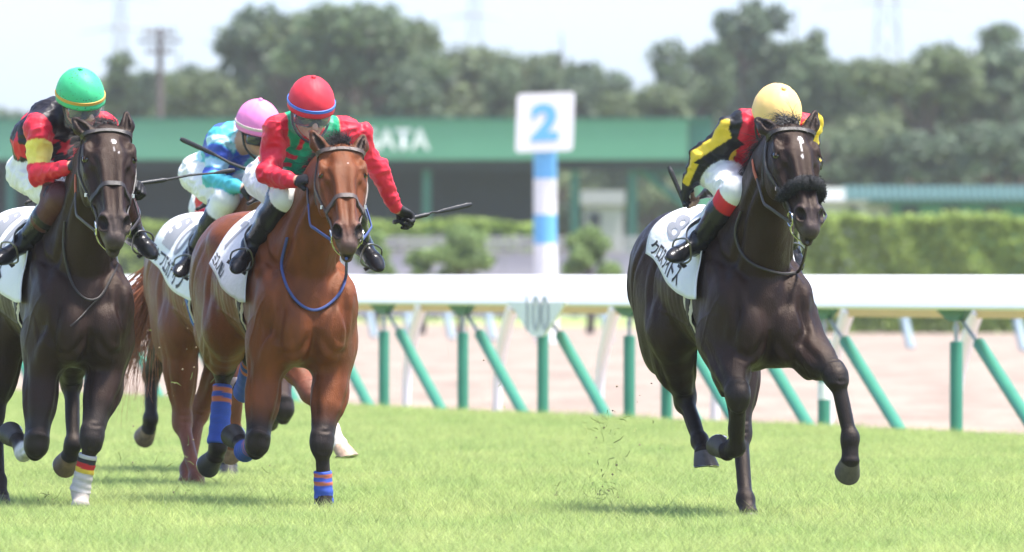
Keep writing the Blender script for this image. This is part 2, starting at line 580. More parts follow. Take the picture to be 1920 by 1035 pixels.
def fore_leg(S, sd, E, K, Fk, C, tg):
    E, K, Fk, C = A3(E), A3(K), A3(Fk), A3(C)
    lat = A3((0, 1, 0))
    d1 = unit(K - E); d2 = unit(Fk - K)
    fr = unit(np.cross(lat, d1 + d2))
    if fr[0] < 0 and abs(fr[0]) > .5: fr = -fr
    S.cone(E, lerp(E, K, .6), .104, .072, .09, 'coat', (lat, .90))
    S.cone(lerp(E, K, .5), K, .075, .053, .05, tg + 'arm')
    S.ell(lerp(E, K, .30) + fr * .030 + lat * sd * .012, (.15, .050, .050), (d1, lat, fr), .06, 'coat')      # extensor muscle
    S.ell(lerp(E, K, .25) - fr * .038, (.14, .048, .045), (d1, lat, fr), .06, 'coat')                          # flexor muscle
    S.ell(K, (.066, .049, .048), (unit(d1 + d2), lat, fr), .032, tg + 'knee')
    S.ell(K - d1 * .030 + fr * .010, (.030, .050, .041), (d1, lat, fr), .022, tg + 'knee')
    S.ell(K + d2 * .036 + fr * .008, (.028, .046, .041), (d2, lat, fr), .022, tg + 'knee')
    S.ell(K - fr * .036, (.034, .024, .022), (unit(d1 + d2), lat, fr), .022, tg + 'knee')
    fr2 = unit(np.cross(lat, d2))
    if fr2 @ fr < 0: fr2 = -fr2
    a, b = K + d2 * .03, Fk
    S.cone(a + fr2 * .004, b + fr2 * .004, .036, .032, .022, tg + 'can', (lat, .97))
    S.cone(a - fr2 * .027, b - fr2 * .023, .022, .024, .010, tg + 'can')
    d3 = unit(C - Fk)
    S.ell(Fk, (.044, .0405, .043), (d2, lat, fr2), .026, tg + 'fet')
    S.ell(Fk - fr2 * .024 + d2 * .01, (.028, .030, .022), (d2, lat, fr2), .02, tg + 'fet')
    S.cone(Fk, C, .037, .041, .024, tg + 'pas')
    S.ell(C, (.02, .044, .044), (d3, lat, np.cross(lat, d3)), .012, tg + 'pas')

def hind_leg(S, sd, St, H, Fk, C, tg):
    St, H, Fk, C = A3(St), A3(H), A3(Fk), A3(C)
    lat = A3((0, 1, 0))
    hip = A3((-1.36, sd * .108, 1.22))
    d1 = unit(H - St); d2 = unit(Fk - H); d3 = unit(C - Fk)
    bk = unit(np.cross(d1, lat)); bk = -bk if bk[0] > 0 else bk                # towards the back of the leg
    S.cone(hip, St, .18, .120, .12, 'coat', (lat, .68))
    S.ell(lerp(hip, St, .60) + A3((-.13, sd * .015, -.04)), (.16, .095, .28), None, .10, 'coat')
    S.cone(hip + A3((-.16, 0, -.08)), lerp(St, H, .40) + bk * .05, .12, .065, .12, 'coat', (lat, .75))
    S.ell(St + A3((.0, 0, .02)), (.085, .070, .11), None, .10, 'coat')
    S.cone(St, lerp(St, H, .6), .112, .070, .10, 'coat', (lat, .78))
    S.cone(lerp(St, H, .45), H, .084, .052, .06, tg + 'arm', (lat, .90))
    S.ell(lerp(St, H, .28) + bk * .040, (.18, .058, .065), (d1, lat, bk), .08, 'coat')
    bk2 = unit(np.cross(d2, lat)); bk2 = -bk2 if bk2 @ bk < 0 else bk2
    pt = H + unit(bk + bk2) * .058 - d1 * .02                                     # point of hock
    S.cone(lerp(St, H, .5) + bk * .05, pt, .026, .019, .03, tg + 'arm')
    S.cone(pt, H + d2 * .06 + bk2 * .015, .022, .022, .025, tg + 'knee')
    S.ell(H, (.068, .050, .058), (unit(d1 + d2), lat, unit(bk + bk2)), .035, tg + 'knee')
    a = H + d2 * .03
    S.cone(a - bk2 * .006, Fk - bk2 * .004, .037, .033, .022, tg + 'can', (lat, .97))
    S.cone(a + bk2 * .026, Fk + bk2 * .022, .023, .024, .020, tg + 'can')
    S.ell(Fk, (.046, .0415, .045), (d2, lat, bk2), .02, tg + 'fet')
    S.ell(Fk + bk2 * .022, (.03, .032, .026), (d2, lat, bk2), .02, tg + 'fet')
    S.cone(Fk, C, .037, .041, .02, tg + 'pas')
    S.ell(C, (.02, .044, .044), (d3, lat, np.cross(lat, d3)), .012, tg + 'pas')

def relief(V, N, bv0, lines):
    """grooves (amp < 0) between muscles and raised veins (amp > 0), each along a line snapped onto the skin"""
    D = np.zeros(len(V))
    for pts, amp, w in lines:
        P = []
        for q in crom(pts, 30):
            h = bv0.find_nearest(Vector(q))
            if h[0] is not None: P.append(A3(h[0]))
        P = np.array(P)
        lo, hi = P.min(0) - 3 * w, P.max(0) + 3 * w
        idx = np.nonzero(((V > lo) & (V < hi)).all(1))[0]
        if len(idx) == 0: continue
        A, B = P[:-1], P[1:]
        best = np.full(len(idx), 1e9); tb = np.zeros(len(idx))
        for i in range(len(A)):
            ab = B[i] - A[i]; L2 = ab @ ab + 1e-12
            t = np.clip((V[idx] - A[i]) @ ab / L2, 0, 1)
            d = np.linalg.norm(V[idx] - A[i] - t[:, None] * ab, axis=1)
            m = d < best; best[m] = d[m]; tb[m] = (i + t[m]) / len(A)
        fade = np.sin(np.pi * np.clip(tb, .02, .98)) ** .5
        k = amp * np.exp(-(best / w) ** 2)
        if amp < 0: k += -.45 * amp * np.exp(-((best - 2.1 * w) / w) ** 2)
        D[idx] += k * fade
    return V + N * D[:, None]

def make_horse(cfg):
    fr = Frame(cfg['u0'], cfg['Y0'], cfg.get('yaw', 15))
    root = empty('racehorse', fr.base, fr.rz)
    tag(root, cfg['label'], 'horse', 'horses galloping on the turf')
    S = Sculpt(cfg.get('voxel', .0068))
    dz = cfg.get('dz', 0.0)
    # --- trunk: s, centre z, half width, half height, pinch of the upper half
    st = [(-1.70, 1.20, .05, .06, 0), (-1.66, 1.20, .12, .14, 0), (-1.55, 1.21, .20, .22, .05), (-1.40, 1.22, .222, .275, .1), (-1.22, 1.215, .240, .295, .18),
          (-1.02, 1.19, .252, .300, .25), (-.82, 1.17, .258, .325, .30), (-.62, 1.155, .255, .350, .36), (-.45, 1.145, .235, .372, .45), (-.30, 1.125, .215, .370, .45),
          (-.15, 1.09, .19, .330, .35), (-.04, 1.06, .15, .255, .25), (.03, 1.04, .10, .16, .1), (.06, 1.03, .04, .07, 0)]
    st = [(a, b + dz, c, d, e) for a, b, c, d, e in st]
    S.loft((0, 0, 0), (1, 0, 0), (0, 0, 1), (0, 1, 0), st, .06, 'coat')
    S.cone((-.62, 0, 1.475 + dz), (-.33, 0, 1.49 + dz), .045, .055, .09, 'coat')              # withers
    S.cone((-1.0, 0, 1.44 + dz), (-1.5, 0, 1.44 + dz), .05, .05, .08, 'coat')
    for sd in (-1, 1):
        S.ell((-1.27, sd * .105, 1.32 + dz), (.29, .128, .165), ((.95, 0, .2), (0, 1, 0), (-.2, 0, .95)), .08)   # gluteals
        S.ell((-1.13, sd * .178, 1.370 + dz), (.07, .05, .05), None, .07)                                         # point of hip
        S.ell((-1.50, sd * .100, 1.15 + dz), (.15, .105, .24), None, .09)                                         # hamstrings
        # shoulder blade, triceps, breast
        S.cone((-.42, sd * .100, 1.42 + dz), (-.07, sd * .160, 1.10 + dz), .080, .090, .08, 'coat', ((0, 1, 0), .75))
        S.ell((-.28, sd * .172, 1.06 + dz), (.19, .070, .17), ((.8, 0, .6), (0, 1, 0), (-.6, 0, .8)), .07)
        S.ell((-.055, sd * .160, 1.07 + dz), (.085, .070, .12), None, .06)
        S.ell((.000, sd * .085, .955 + dz), (.095, .095, .135), ((1, 0, .15), (0, 1, 0), (-.15, 0, 1)), .026)      # pectorals
        S.ell((-.06, sd * .080, .845 + dz), (.13, .080, .075), None, .040)
    S.cone((.115, 0, 1.12 + dz), (.098, 0, .86 + dz), .017, .017, .024, None, None, True)                           # groove between the breast muscles
    # --- neck
    poll = fr.J(*cfg['poll']); chin = fr.J(*cfg['chin'])
    ha = unit(chin - poll)
    L = float(np.linalg.norm(chin - poll)); hs = L / .60
    roll = R(cfg.get('roll', 0))
    n0 = unit(A3((ha[2] * -1, 0, 0)) + A3((0, 0, ha[0])) + 1e-6)
    hb = unit(np.cross(A3((0, 0, 1)), ha)); hb = -hb if hb[1] < 0 else hb
    if 'hb' in cfg: hb = unit(cfg['hb']); hb = unit(hb - ha * (hb @ ha))
    hn = np.cross(ha, hb); hn = -hn if hn[0] < 0 and hn[2] < 0 else hn
    if hn[2] < 0: hn = -hn
    cr, sr = math.cos(roll), math.sin(roll)
    hb, hn = hb * cr + hn * sr, hn * cr - hb * sr
    P0 = A3((-.46, 0, 1.34 + dz)); P3 = poll + ha * .05 - hn * .05
    P1 = A3((-.14, 0, 1.30 + dz)) * .75 + lerp(P0, P3, .33) * .25
    P2 = lerp(P0, P3, .62) + A3((.02, poll[1] * .1, .01))
    nk = crom([P0, P1, P2, P3], 9)
    rad = np.interp(np.linspace(0, 1, 9), [0, .3, .6, .85, 1], [.26, .225, .165, .128, .105])
    for i in range(8):
        fl = np.interp(i / 8, [0, .35, 1], [.70, .64, .74])
        S.cone(nk[i], nk[i + 1], rad[i], rad[i + 1], .06, 'coat', ((0, 1, 0), fl))
    # windpipe line and crest
    tng = unit(P3 - P1); up = unit(np.cross(tng, (0, 1, 0))); up = up if up[2] > 0 else -up
    crest = [nk[i] + up * rad[i] * .96 for i in range(1, 9)]
    for i in range(7): S.cone(crest[i], crest[i + 1], .036, .028, .05, 'mane')
    for sd in (-1, 1):
        S.cone(nk[7] - up * .06 + A3((0, sd * .05, 0)), nk[1] - up * .14 + A3((.05, sd * .10, -.02)), .028, .05, .03)   # neck muscle beside the windpipe
    # --- head
    T = lambda t, b, n: poll + (ha * t + hb * b + hn * n) * hs
    hst = [(-.03, -.03, .040, .04), (0, -.025, .082, .08), (.06, -.030, .104, .105), (.12, -.036, .115, .122), (.18, -.045, .117, .130), (.25, -.045, .102, .120),
           (.32, -.034, .081, .100), (.39, -.024, .064, .083), (.45, -.018, .058, .074), (.505, -.014, .057, .064), (.545, -.012, .047, .052), (.575, -.014, .036, .038), (.592, -.016, .022, .022)]
    S.loft(poll, ha, hn, hb, [(a * hs, b * hs, c * hs, d * hs) for a, b, c, d in hst], .030, 'head', 2.25)
    for sd in (-1, 1):
        S.ell(T(.20, sd * .078, -.100), np.array((.110, .036, .080)) * hs, (ha, hb, hn), .03, 'head')               # cheek
        S.ell(T(.122, sd * .094, .044), np.array((.040, .022, .020)) * hs, (unit(ha - hn * .15), hb, hn), .018, 'head')   # brow ridge over the eye
        S.ell(T(.205, sd * .096, .004), np.array((.030, .016, .018)) * hs, (ha, hb, hn), .02, 'head')                 # under the eye
        S.ell(T(.095, sd * .075, .070), np.array((.030, .020, .020)) * hs, (ha, hb, hn), .03, None, True)             # hollow above the eye
        S.cone(T(.22, sd * .095, -.020), T(.36, sd * .071, -.018), .012 * hs, .008 * hs, .016, 'head')                # facial crest
        S.ell(T(.33, sd * .075, .040), np.array((.11, .022, .030)) * hs, (ha, hb, hn), .03, None, True)               # hollow beside the nasal bone
        S.cone(T(.16, sd * .036, .070), T(.47, sd * .026, .050), .016 * hs, .013 * hs, .022, 'head')                  # nasal bone edges
        S.ell(T(.490, sd * .046, .026), np.array((.050, .028, .038)) * hs, (ha, hb, hn), .018, 'muz')                 # nostril wing
        S.ell(T(.503, sd * .057, .048), np.array((.036, .023, .026)) * hs, (unit(ha - hb * sd * .35), unit(hb * sd + ha * .35), hn), .008, 'nos', True)
        S.cone(T(.130, sd * .106, .046), T(.178, sd * .113, .044), .008 * hs, .006 * hs, .008, 'head')                # upper lid
        S.cone(T(.142, sd * .116, .010), T(.184, sd * .112, .014), .006 * hs, .006 * hs, .008, 'head')                # lower lid
    S.ell(T(.556, 0, .004), np.array((.034, .038, .034)) * hs, (ha, hb, hn), .020, 'muz')                            # upper lip
    S.ell(T(.560, 0, -.060), np.array((.044, .031, .024)) * hs, (ha, hb, hn), .012, 'muz')                           # lower lip and chin
    S.cone(T(.604, -.05, -.030), T(.604, .05, -.030), .012, .012, .008, 'nos', None, True)                        # mouth line
    for sd in (-1, 1): S.cone(T(.598, sd * .045, -.031), T(.49, sd * .066, -.042), .009, .005, .008, 'nos', None, True)
    # ears
    for sd, key in ((-1, 'earR'), (1, 'earL')):
        base = T(.045, sd * .068, .034)
        tip = fr.J(*cfg[key]) if key in cfg else T(-.13, sd * .09, .07)
        mid = lerp(base, tip, .45) + hb * sd * .012
        face = unit(hn * .7 + hb * sd * .35 + ha * .2); dirv = unit(tip - base)
        face = unit(face - dirv * (face @ dirv))
        S.cone(base, mid, .038, .038, .02, 'ear', (face, .70))
        S.cone(mid, lerp(mid, tip, .7), .037, .020, .015, 'ear', (face, .62))
        S.cone(lerp(mid, tip, .65), tip, .019, .003, .01, 'ear', (face, .7))
        S.cone(lerp(base, tip, .30) + face * .026, lerp(base, tip, .82) + face * .012, .017, .005, .008, 'earin', None, True)
    # --- legs
    sock = cfg.get('socks', {})
    for key in ('fL', 'fR'):
        sd = 1 if key[1] == 'L' else -1
        q = cfg[key]
        E = A3(q['E']) if 'E' in q else A3((-.18, sd * .165, .90 + dz))
        K, Fk, C = fr.J(*q['K']), fr.J(*q['F']), fr.J(*q['C'])
        q['pts'] = (K, Fk, C)
        fore_leg(S, sd, E, K, Fk, C, key)
        S.cone((-.12, sd * .14, 1.0 + dz), E, .110, .100, .11, 'coat', ((0, 1, 0), .8))
    for key in ('hL', 'hR'):
        sd = 1 if key[1] == 'L' else -1
        q = cfg[key]
        St = A3(q.get('S', (-1.02, sd * .20, .93))) * A3((1, .86, 1))
        K, Fk, C = fr.J(*q['K']), fr.J(*q['F']), fr.J(*q['C'])
        q['pts'] = (K, Fk, C)
        hind_leg(S, sd, St, K, Fk, C, key)
    V, Q = S.mesh(1)
    N = normals_of(V, Q)
    bv0 = BVHTree.FromPolygons([tuple(v) for v in V], Q.tolist(), all_triangles=False)
    lines = []
    lat = A3((0, 1, 0))
    for sd in (-1, 1):
        g = lambda amp, w, *pts: lines.append(([A3((a, sd * b, c + dz)) for a, b, c in pts], amp, w))
        g(-.011, .022, (-.38, .10, 1.50), (-.22, .15, 1.34), (-.06, .175, 1.20), (.02, .17, 1.10))
        g(-.011, .020, (-.44, .20, 1.28), (-.44, .24, 1.10), (-.38, .24, .97), (-.26, .23, .92))
        g(.006, .018, (-.40, .13, 1.46), (-.28, .19, 1.28), (-.14, .21, 1.14))
        g(-.013, .018, (.04, .15, 1.18), (.06, .16, 1.02), (.03, .165, .88))
        g(-.009, .018, (.10, .02, .90), (.06, .09, .835), (.0, .15, .84))
        g(-.010, .025, (-1.02, .20, 1.30), (-1.06, .25, 1.14), (-1.02, .25, .98))
        g(-.009, .022, (-1.18, .20, 1.38), (-1.33, .23, 1.18), (-1.36, .23, 1.0))
        g(-.011, .020, (-1.45, .15, 1.40), (-1.52, .19, 1.18), (-1.46, .19, .95))
        for i in range(7): g(-.0014, .018, (-.56 - .068 * i, .26, 1.28), (-.59 - .068 * i, .28, 1.10), (-.58 - .068 * i, .24, .94))
        g(.0045, .008, (-.35, .20, .93), (-.55, .25, .95), (-.75, .25, 1.0), (-.98, .25, 1.05))
        g(.0042, .0075, (.02, .19, 1.14), (-.07, .22, 1.02), (-.12, .22, .93), (-.16, .2, .86))
        g(.0038, .007, (-.07, .22, 1.02), (-.18, .24, .98), (-.24, .24, .90))
        lines.append(([nk[i] + A3((0, sd * rad[i] * .5, 0)) - up * rad[i] * .52 for i in (7, 5, 3, 2, 1)], -.011, .020))
        lines.append(([nk[i] + A3((0, sd * rad[i] * .6, 0)) + up * rad[i] * .15 for i in (7, 5, 3, 1)], -.006, .03))
        lines.append(([T(.24, sd * .10, .0), T(.32, sd * .085, .01), T(.40, sd * .066, .03), T(.46, sd * .055, .045)], .0034, .006))
        lines.append(([T(.33, sd * .084, .012), T(.37, sd * .066, .040), T(.43, sd * .045, .058)], .0028, .0055))
        lines.append(([T(.15, sd * .09, .060), T(.21, sd * .07, .070), T(.28, sd * .06, .065)], -.004, .012))
        lines.append(([T(.46, sd * .03, .06), T(.50, sd * .018, .06), T(.55, sd * .012, .045)], -.004, .008))
        lines.append(([T(.20, sd * .10, -.05), T(.28, sd * .09, -.06), T(.30, sd * .08, -.11)], -.006, .014))
    for key in ('fL', 'fR', 'hL', 'hR'):
        sd = 1 if key[1] == 'L' else -1
        K, Fk, C = cfg[key]['pts']
        top = A3(cfg[key].get('E', (-.18, sd * .165, .90 + dz))) if key[0] == 'f' else A3(cfg[key].get('S', (-1.02, sd * .20, .93))) * A3((1, .86, 1))
        d2 = unit(Fk - K); f2 = unit(np.cross(lat, d2)); f2 = f2 if f2[0] > 0 or abs(f2[0]) < .3 else -f2
        d1 = unit(K - top); f1 = unit(np.cross(lat, d1)); f1 = f1 if f1[0] > 0 or abs(f1[0]) < .3 else -f1
        for s2 in (-1, 1):
            o_ = .08 if s2 == sd else .05
            lines.append(([lerp(top, K, t) + lat * s2 * o_ + f1 * .035 for t in (.12, .4, .65, .86)], -.006, .018))
            lines.append(([lerp(top, K, t) + lat * s2 * o_ - f1 * .03 for t in (.2, .45, .7, .86)], -.0045, .017))
            lines.append(([lerp(K, Fk, t) + lat * s2 * .05 - f2 * .012 for t in (.16, .4, .65, .85)], -.0055, .008))
            lines.append(([lerp(top, K, t) + lat * s2 * .06 + f1 * (.06 - .08 * t) for t in (.15, .4, .6, .8)], .0035, .0065))
        lines.append(([K - d1 * .045 + f1 * .06 - lat * .03, K - d1 * .040 + f1 * .06, K - d1 * .045 + f1 * .06 + lat * .03], -.004, .008))
        lines.append(([K + d2 * .035 + f2 * .06 - lat * .03, K + d2 * .040 + f2 * .06, K + d2 * .035 + f2 * .06 + lat * .03], -.004, .008))
    V = relief(V, N, bv0, lines)
    # gentle muscle, rib and vein relief
    body = V[:, 0] < .1
    rel = (vnoise(V, 15, 3) * .0045 + np.maximum(vnoise(V, 42, 8), 0) ** 2 * .004) * body
    ribs = 0
    V = V + N * (rel + ribs)[:, None]
    tg, tt = S.tags(V)
    coat, point = A3(cfg['coat']), A3(cfg.get('points', (.016, .013, .013)))
    C = np.tile(coat, (len(V), 1))
    # the coat lightens on the flank and breast, darkens on the back
    C *= (1 + .18 * vnoise(V, 6, 11))[:, None]
    if 'belly' in cfg:
        w = np.clip((1.15 - V[:, 2]) / .3, 0, 1) * (V[:, 0] < -.3)
        C = C * (1 - .5 * w[:, None]) + A3(cfg['belly']) * .5 * w[:, None]
    hd = (V - poll) / hs
    ht, hbb, hnn = hd @ ha, hd @ hb, hd @ hn
    is_head = np.isin(tg, ['head', 'muz', 'nos', 'lid'])
    for key in ('fL', 'fR', 'hL', 'hR'):
        for i, part in enumerate(('arm', 'knee', 'can', 'fet', 'pas')):
            m = tg == key + part
            cc = point
            if part == 'arm':
                w = np.clip((tt[m] - cfg.get('blackup', .45)) / .45, 0, 1)[:, None]
                C[m] = C[m] * (1 - w) + point * w
                continue
            so = sock.get(key)
            if so and part in so[0]: cc = A3(so[1])
            C[m] = cc
    m = (tg == 'muz') | (is_head & (ht > .40))
    w = np.clip((ht - .43 + .12 * np.abs(hbb) / .06 * (hnn > 0) * .3) / .10, 0, 1)[:, None] * m[:, None]
    w = w * (.80 + .25 * vnoise(V, 60, 71))[:, None].clip(0, 1)
    C = C * (1 - w) + A3(cfg.get('muzzle', (.035, .028, .028))) * w
    C[tg == 'mane'] = A3(cfg.get('mane', (.018, .014, .014)))
    C[tg == 'ear'] = C[tg == 'ear'] * .75
    C[tg == 'earin'] = A3((.02, .014, .013))
    C = smooth_v(C, Q, 5, .6)
    C[tg == 'nos'] = A3((.006, .004, .004)); C[tg == 'lid'] = A3((.008, .006, .006))
    # pink-grey rim of the nostrils, pale lips
    near = is_head & (ht > .45) & (np.abs(hbb) > .035) & (tg != 'nos')
    C[near] = C[near] * 1.25
    C = smooth_v(C, Q, 1, .5)
    for (t0, b0, rt, rb, amt) in cfg.get('star', []):
        m = is_head & (hnn > .0)
        wob = vnoise(V, 130, 5) * .35
        d = ((ht - t0) / rt) ** 2 + ((hbb - b0) / rb) ** 2
        w = np.clip((1.0 + wob - d) * 3, 0, 1) * m * amt
        C = C * (1 - w[:, None]) + A3((.72, .68, .68)) * w[:, None]
    me = mesh_np('body', V, Q)
    set_col(me, C)
    ob = obj('body', me, COAT, root)
    bv = BVHTree.FromPolygons([tuple(v) for v in V], Q.tolist(), all_triangles=False)
    # --- hooves, eyes
    for key in ('fL', 'fR', 'hL', 'hR'):
        q = cfg[key]
        hoof_part(root, q['pts'][2], q.get('dn', (0, 0, -1)), q.get('fw', (1, 0, 0)), q.get('hoof', (.045, .038, .035)), cfg.get('hoofsize', 1.0))
        if 'bandage' in q:
            st_, t0, t1, r1, r2 = q['bandage']
            K, Fk, _ = q['pts']
            bandage_part(root, lerp(K, Fk, t0), lerp(K, Fk, t1), r1 + .009, r2 + .007, st_)
    for sd in (-1, 1):
        mb = MB()
        c = T(.160, sd * .0955, .026); r = .0215 * hs
        n1, n2 = 12, 8
        VV, FF = [], []
        for i in range(n2 + 1):
            for k in range(n1):
                a, b = math.pi * i / n2, 2 * math.pi * k / n1
                VV.append(c + r * (hb * math.cos(a) + ha * math.sin(a) * math.cos(b) + hn * math.sin(a) * math.sin(b)))
        for i in range(n2):
            for k in range(n1): FF.append([i * n1 + k, i * n1 + (k + 1) % n1, (i + 1) * n1 + (k + 1) % n1, (i + 1) * n1 + k])
        mb.add(VV, FF); mb.build('eye', EYE, root)
    H = dict(fr=fr, root=root, bv=bv, T=T, ha=ha, hb=hb, hn=hn, hs=hs, poll=poll, crest=crest, cfg=cfg, nk=nk, rad=rad, up=up, dz=dz)
    # --- forelock, mane, tail
    if cfg.get('hair', True):
        hm = HAIR_RED if cfg.get('red') else HAIR_DARK
        rg = np.random.default_rng(5)
        rs, ds = [], []
        for i in range(420):
            p = T(rg.uniform(-.03, .03), rg.uniform(-.045, .045), .045)
            rs.append(p); ds.append(A3(cfg.get('forelock', (-.3, -.3, .8))))
        hair_part('forelock', hm, root, rs, ds, cfg.get('forelen', .11), .0021, droop=.9, spread=.30, seed=2)
        rs, ds = [], []
        for i in range(900):
            q = rg.uniform(.4, 6.9); j = int(q); p = lerp(crest[j], crest[min(j + 1, 7)], q - j)
            rs.append(p + up * .02 + rg.normal(size=3) * .008); ds.append(A3(cfg.get('manedir', (-.6, -.6, .35))))
        hair_part('mane', hm, root, rs, ds, cfg.get('manelen', .15), .0022, droop=.8, spread=.25, seed=3)
        td = cfg.get('tail', (-1, .30, -.02))
        rs, ds = [], []
        for i in range(520):
            rs.append(A3((-1.66, 0, 1.33 + dz)) + rg.normal(size=3) * A3((.02, .022, .03))); ds.append(A3(td))
        hair_part('tail', hm, root, rs, ds, cfg.get('taillen', .40), cfg.get('tailr', .0030), seg=9, droop=cfg.get('taildroop', .55), spread=.09, seed=4)
    return H

def cast(bv, outside, inside, off=.004):
    o = Vector(outside); d = Vector(inside) - o
    hit = bv.ray_cast(o, d.normalized(), d.length * 1.2)
    if hit[0] is None: return None
    n = hit[1]
    if n.dot(d) > 0: n = -n
    return hit[0] + n * off, n

def head_loop(H, t, phis, off=.005, tilt=0.0):
    pts, nor = [], []
    for ph in phis:
        c = H['T'](t + tilt * math.cos(R(ph)), 0, -.03)
        d = H['hn'] * math.cos(R(ph)) + H['hb'] * math.sin(R(ph))
        r = cast(H['bv'], c + d * .35, c, off)
        if r: pts.append(r[0]); nor.append(r[1])
    return pts, nor

def head_line(H, tp, off=.005, n=18):
    """strap along the head given (t, phi) knots"""
    kn = crom([A3((a, b, 0)) for a, b in tp], n)
    pts, nor = [], []
    for a, b, _ in kn:
        c = H['T'](a, 0, -.03); d = H['hn'] * math.cos(R(b)) + H['hb'] * math.sin(R(b))
        r = cast(H['bv'], c + d * .35, c, off)
        if r: pts.append(r[0]); nor.append(r[1])
    return pts, nor

def ring(mb, c, ax, r, tr, n=20):
    ax = unit(ax); x = unit(np.cross(ax, (0.31, .2, .93))); y = np.cross(ax, x)
    P = [A3(c) + (x * math.cos(2 * math.pi * i / n) + y * math.sin(2 * math.pi * i / n)) * r for i in range(n + 1)]
    mb.tube(P, tr, 6, cap=False)

def sm(P, it=2):
    P = [Vector(p) for p in P]
    for _ in range(it):
        P = [P[0]] + [(P[i - 1] + P[i] * 2 + P[i + 1]) / 4 for i in range(1, len(P) - 1)] + [P[-1]]
    return P

def make_tack(H):
    cfg, root, bv, fr, T = H['cfg'], H['root'], H['bv'], H['fr'], H['T']
    strap = cfg.get('strap', LEATHER)
    br = empty('bridle', (0, 0, 0), 0, root)
    p, n = head_loop(H, .042, range(-98, 99, 7), .006)
    MB().ribbon(sm(p), n, .022, .004).build('browband', strap, br)
    p, n = head_loop(H, cfg.get('nose_t', .345), range(-150, 151, 8), .006, tilt=cfg.get('nose_tilt', -.03))
    MB().ribbon(sm(p), n, .026, .0055).build('noseband', strap, br)
    bits = {}
    for sd in (-1, 1):
        p, n = head_line(H, [(.045, sd * 92), (.14, sd * 104), (.26, sd * 98), (.36, sd * 90), (.45, sd * 90)], .006)
        MB().ribbon(sm(p), n, .018, .004).build('cheekpiece', strap, br)
        p2, n2 = head_line(H, [(.05, sd * 100), (.12, sd * 122), (.20, sd * 140)], .006, 10)
        MB().ribbon(sm(p2), n2, .014, .0035).build('throat_strap', strap, br)
        end = A3(p[-1]); nn = A3(n[-1])
        mb = MB(); ring(mb, end + nn * .010 + H['ha'] * .026 * H['hs'], nn, .033, .0045)
        mb.build('bit_ring', STEEL, br)
        mb = MB()
        mb.box(tuple(A3(p[10]) + A3(n[10]) * .004), (.012, .014, .018)); mb.build('buckle', STEEL, br)
        bits[sd] = end + nn * .012 + H['ha'] * .045
    # bit loop under the chin, as the racing bit shows
    lo = [bits[-1], T(.50, -.05, -.10), T(.535, 0, -.118), T(.50, .05, -.10), bits[1]]
    MB().tube([tuple(q) for q in crom(lo, 20)], .0045, 6).build('chin_loop', STEEL, br)
    # reins to the hands
    for sd, key in ((-1, 'reinR'), (1, 'reinL')):
        if key not in cfg: continue
        hand = fr.J(*cfg[key])
        a = bits[sd]
        mid = lerp(a, hand, .5) + A3((0, sd * .05, -.05))
        pts = [Vector(q) for q in crom([a, lerp(a, mid, .6) + A3((0, sd * .015, 0)), mid, hand], 18)]
        # keep the rein outside the neck
        for i in range(1, len(pts) - 1):
            hit = bv.find_nearest(pts[i])
            if hit[0] is not None and (pts[i] - hit[0]).dot(hit[1]) < .012: pts[i] = hit[0] + hit[1] * .012
        pts = sm(pts, 2)
        rm = cfg.get('rein_mat', strap)
        MB().tube([tuple(q) for q in pts[:15]], .0085, 8, flat=((0, 1, 0), .55)).build('rein', rm, br)
        MB().tube([tuple(q) for q in pts[14:]], .0105, 8, flat=((0, 1, 0), .55)).build('rein_grip', cfg.get('grip_mat', rm), br)
    if cfg.get('fleece'):
        p, n = head_loop(H, .350, range(-92, 93, 4), .016, tilt=.0)
        P = sm(p, 3)
        rr = [.020 + .012 * math.sin(math.pi * min(max(i / (len(P) - 1), 0.02), .98)) ** .5 for i in range(len(P))]
        mb = MB().tube([tuple(q) for q in P], rr, 16)
        o = mb.build('sheepskin_noseband', FLEECE, br)
        rg = np.random.default_rng(8)
        me = o.data
        vs = np.array([v.co[:] for v in me.vertices]); ns = np.array([v.normal[:] for v in me.vertices])
        pick = rg.integers(0, len(vs), 2600)
        hair_part('fleece_pile', FLEECE, br, vs[pick] + rg.normal(size=(2600, 3)) * .003, ns[pick], .010, .0018, seg=2, droop=0, spread=.6, seed=9)
    # neck strap / loose rein loop traced on the breast
    for nm, mat, wid, knots in cfg.get('loops', []):
        pts, nor = [], []
        for u, v, _ in crom([A3((a, b, 0)) for a, b in knots], 40):
            o = fr.loc((0, 0, CAM_Z)); q = fr.J(u, v, .6)
            d = unit(q - o)
            hit = bv.ray_cast(Vector(q - d * .5), Vector(d), 4.0)
            if hit[0] is not None:
                pts.append(hit[0] + hit[1] * .009); nor.append(hit[1])
        if len(pts) > 4:
            pts = sm(pts, 3)
            MB().tube([tuple(q) for q in pts], wid, 7).build(nm, mat, br)
    # --- saddle cloth
    dz = H['dz']
    s0, s1 = cfg.get('cloth_s', (-1.20, -.34))
    thr, thf = cfg.get('cloth_th', (66, 112))
    na, nb = 34, 48
    G = np.zeros((na, nb, 3)); GN = np.zeros((na, nb, 3))
    for i in range(na):
        a = i / (na - 1); s = s0 + (s1 - s0) * a
        for j in range(nb):
            b = -1 + 2 * j / (nb - 1)
            th = R(thr + (thf - thr) * min(1, a * 1.15)) * b
            ss = s + (0.10 * (1 - abs(b)) if a > .85 else 0) * (a - .85) / .15 - .0 * abs(b)
            if a > .8: ss = s + .10 * abs(b) ** 1.5 * (a - .8) / .2
            c = A3((ss, 0, 1.17 + dz)); d = A3((0, math.sin(th), math.cos(th)))
            r = cast(bv, c + d * .7, c, .012)
            off = .010 * abs(b) ** 3 + .006 * math.sin(a * 9 + 4 * b) * abs(b) ** 2 + .006
            if r: G[i, j] = A3(r[0]) + A3(r[1]) * off; GN[i, j] = A3(r[1])
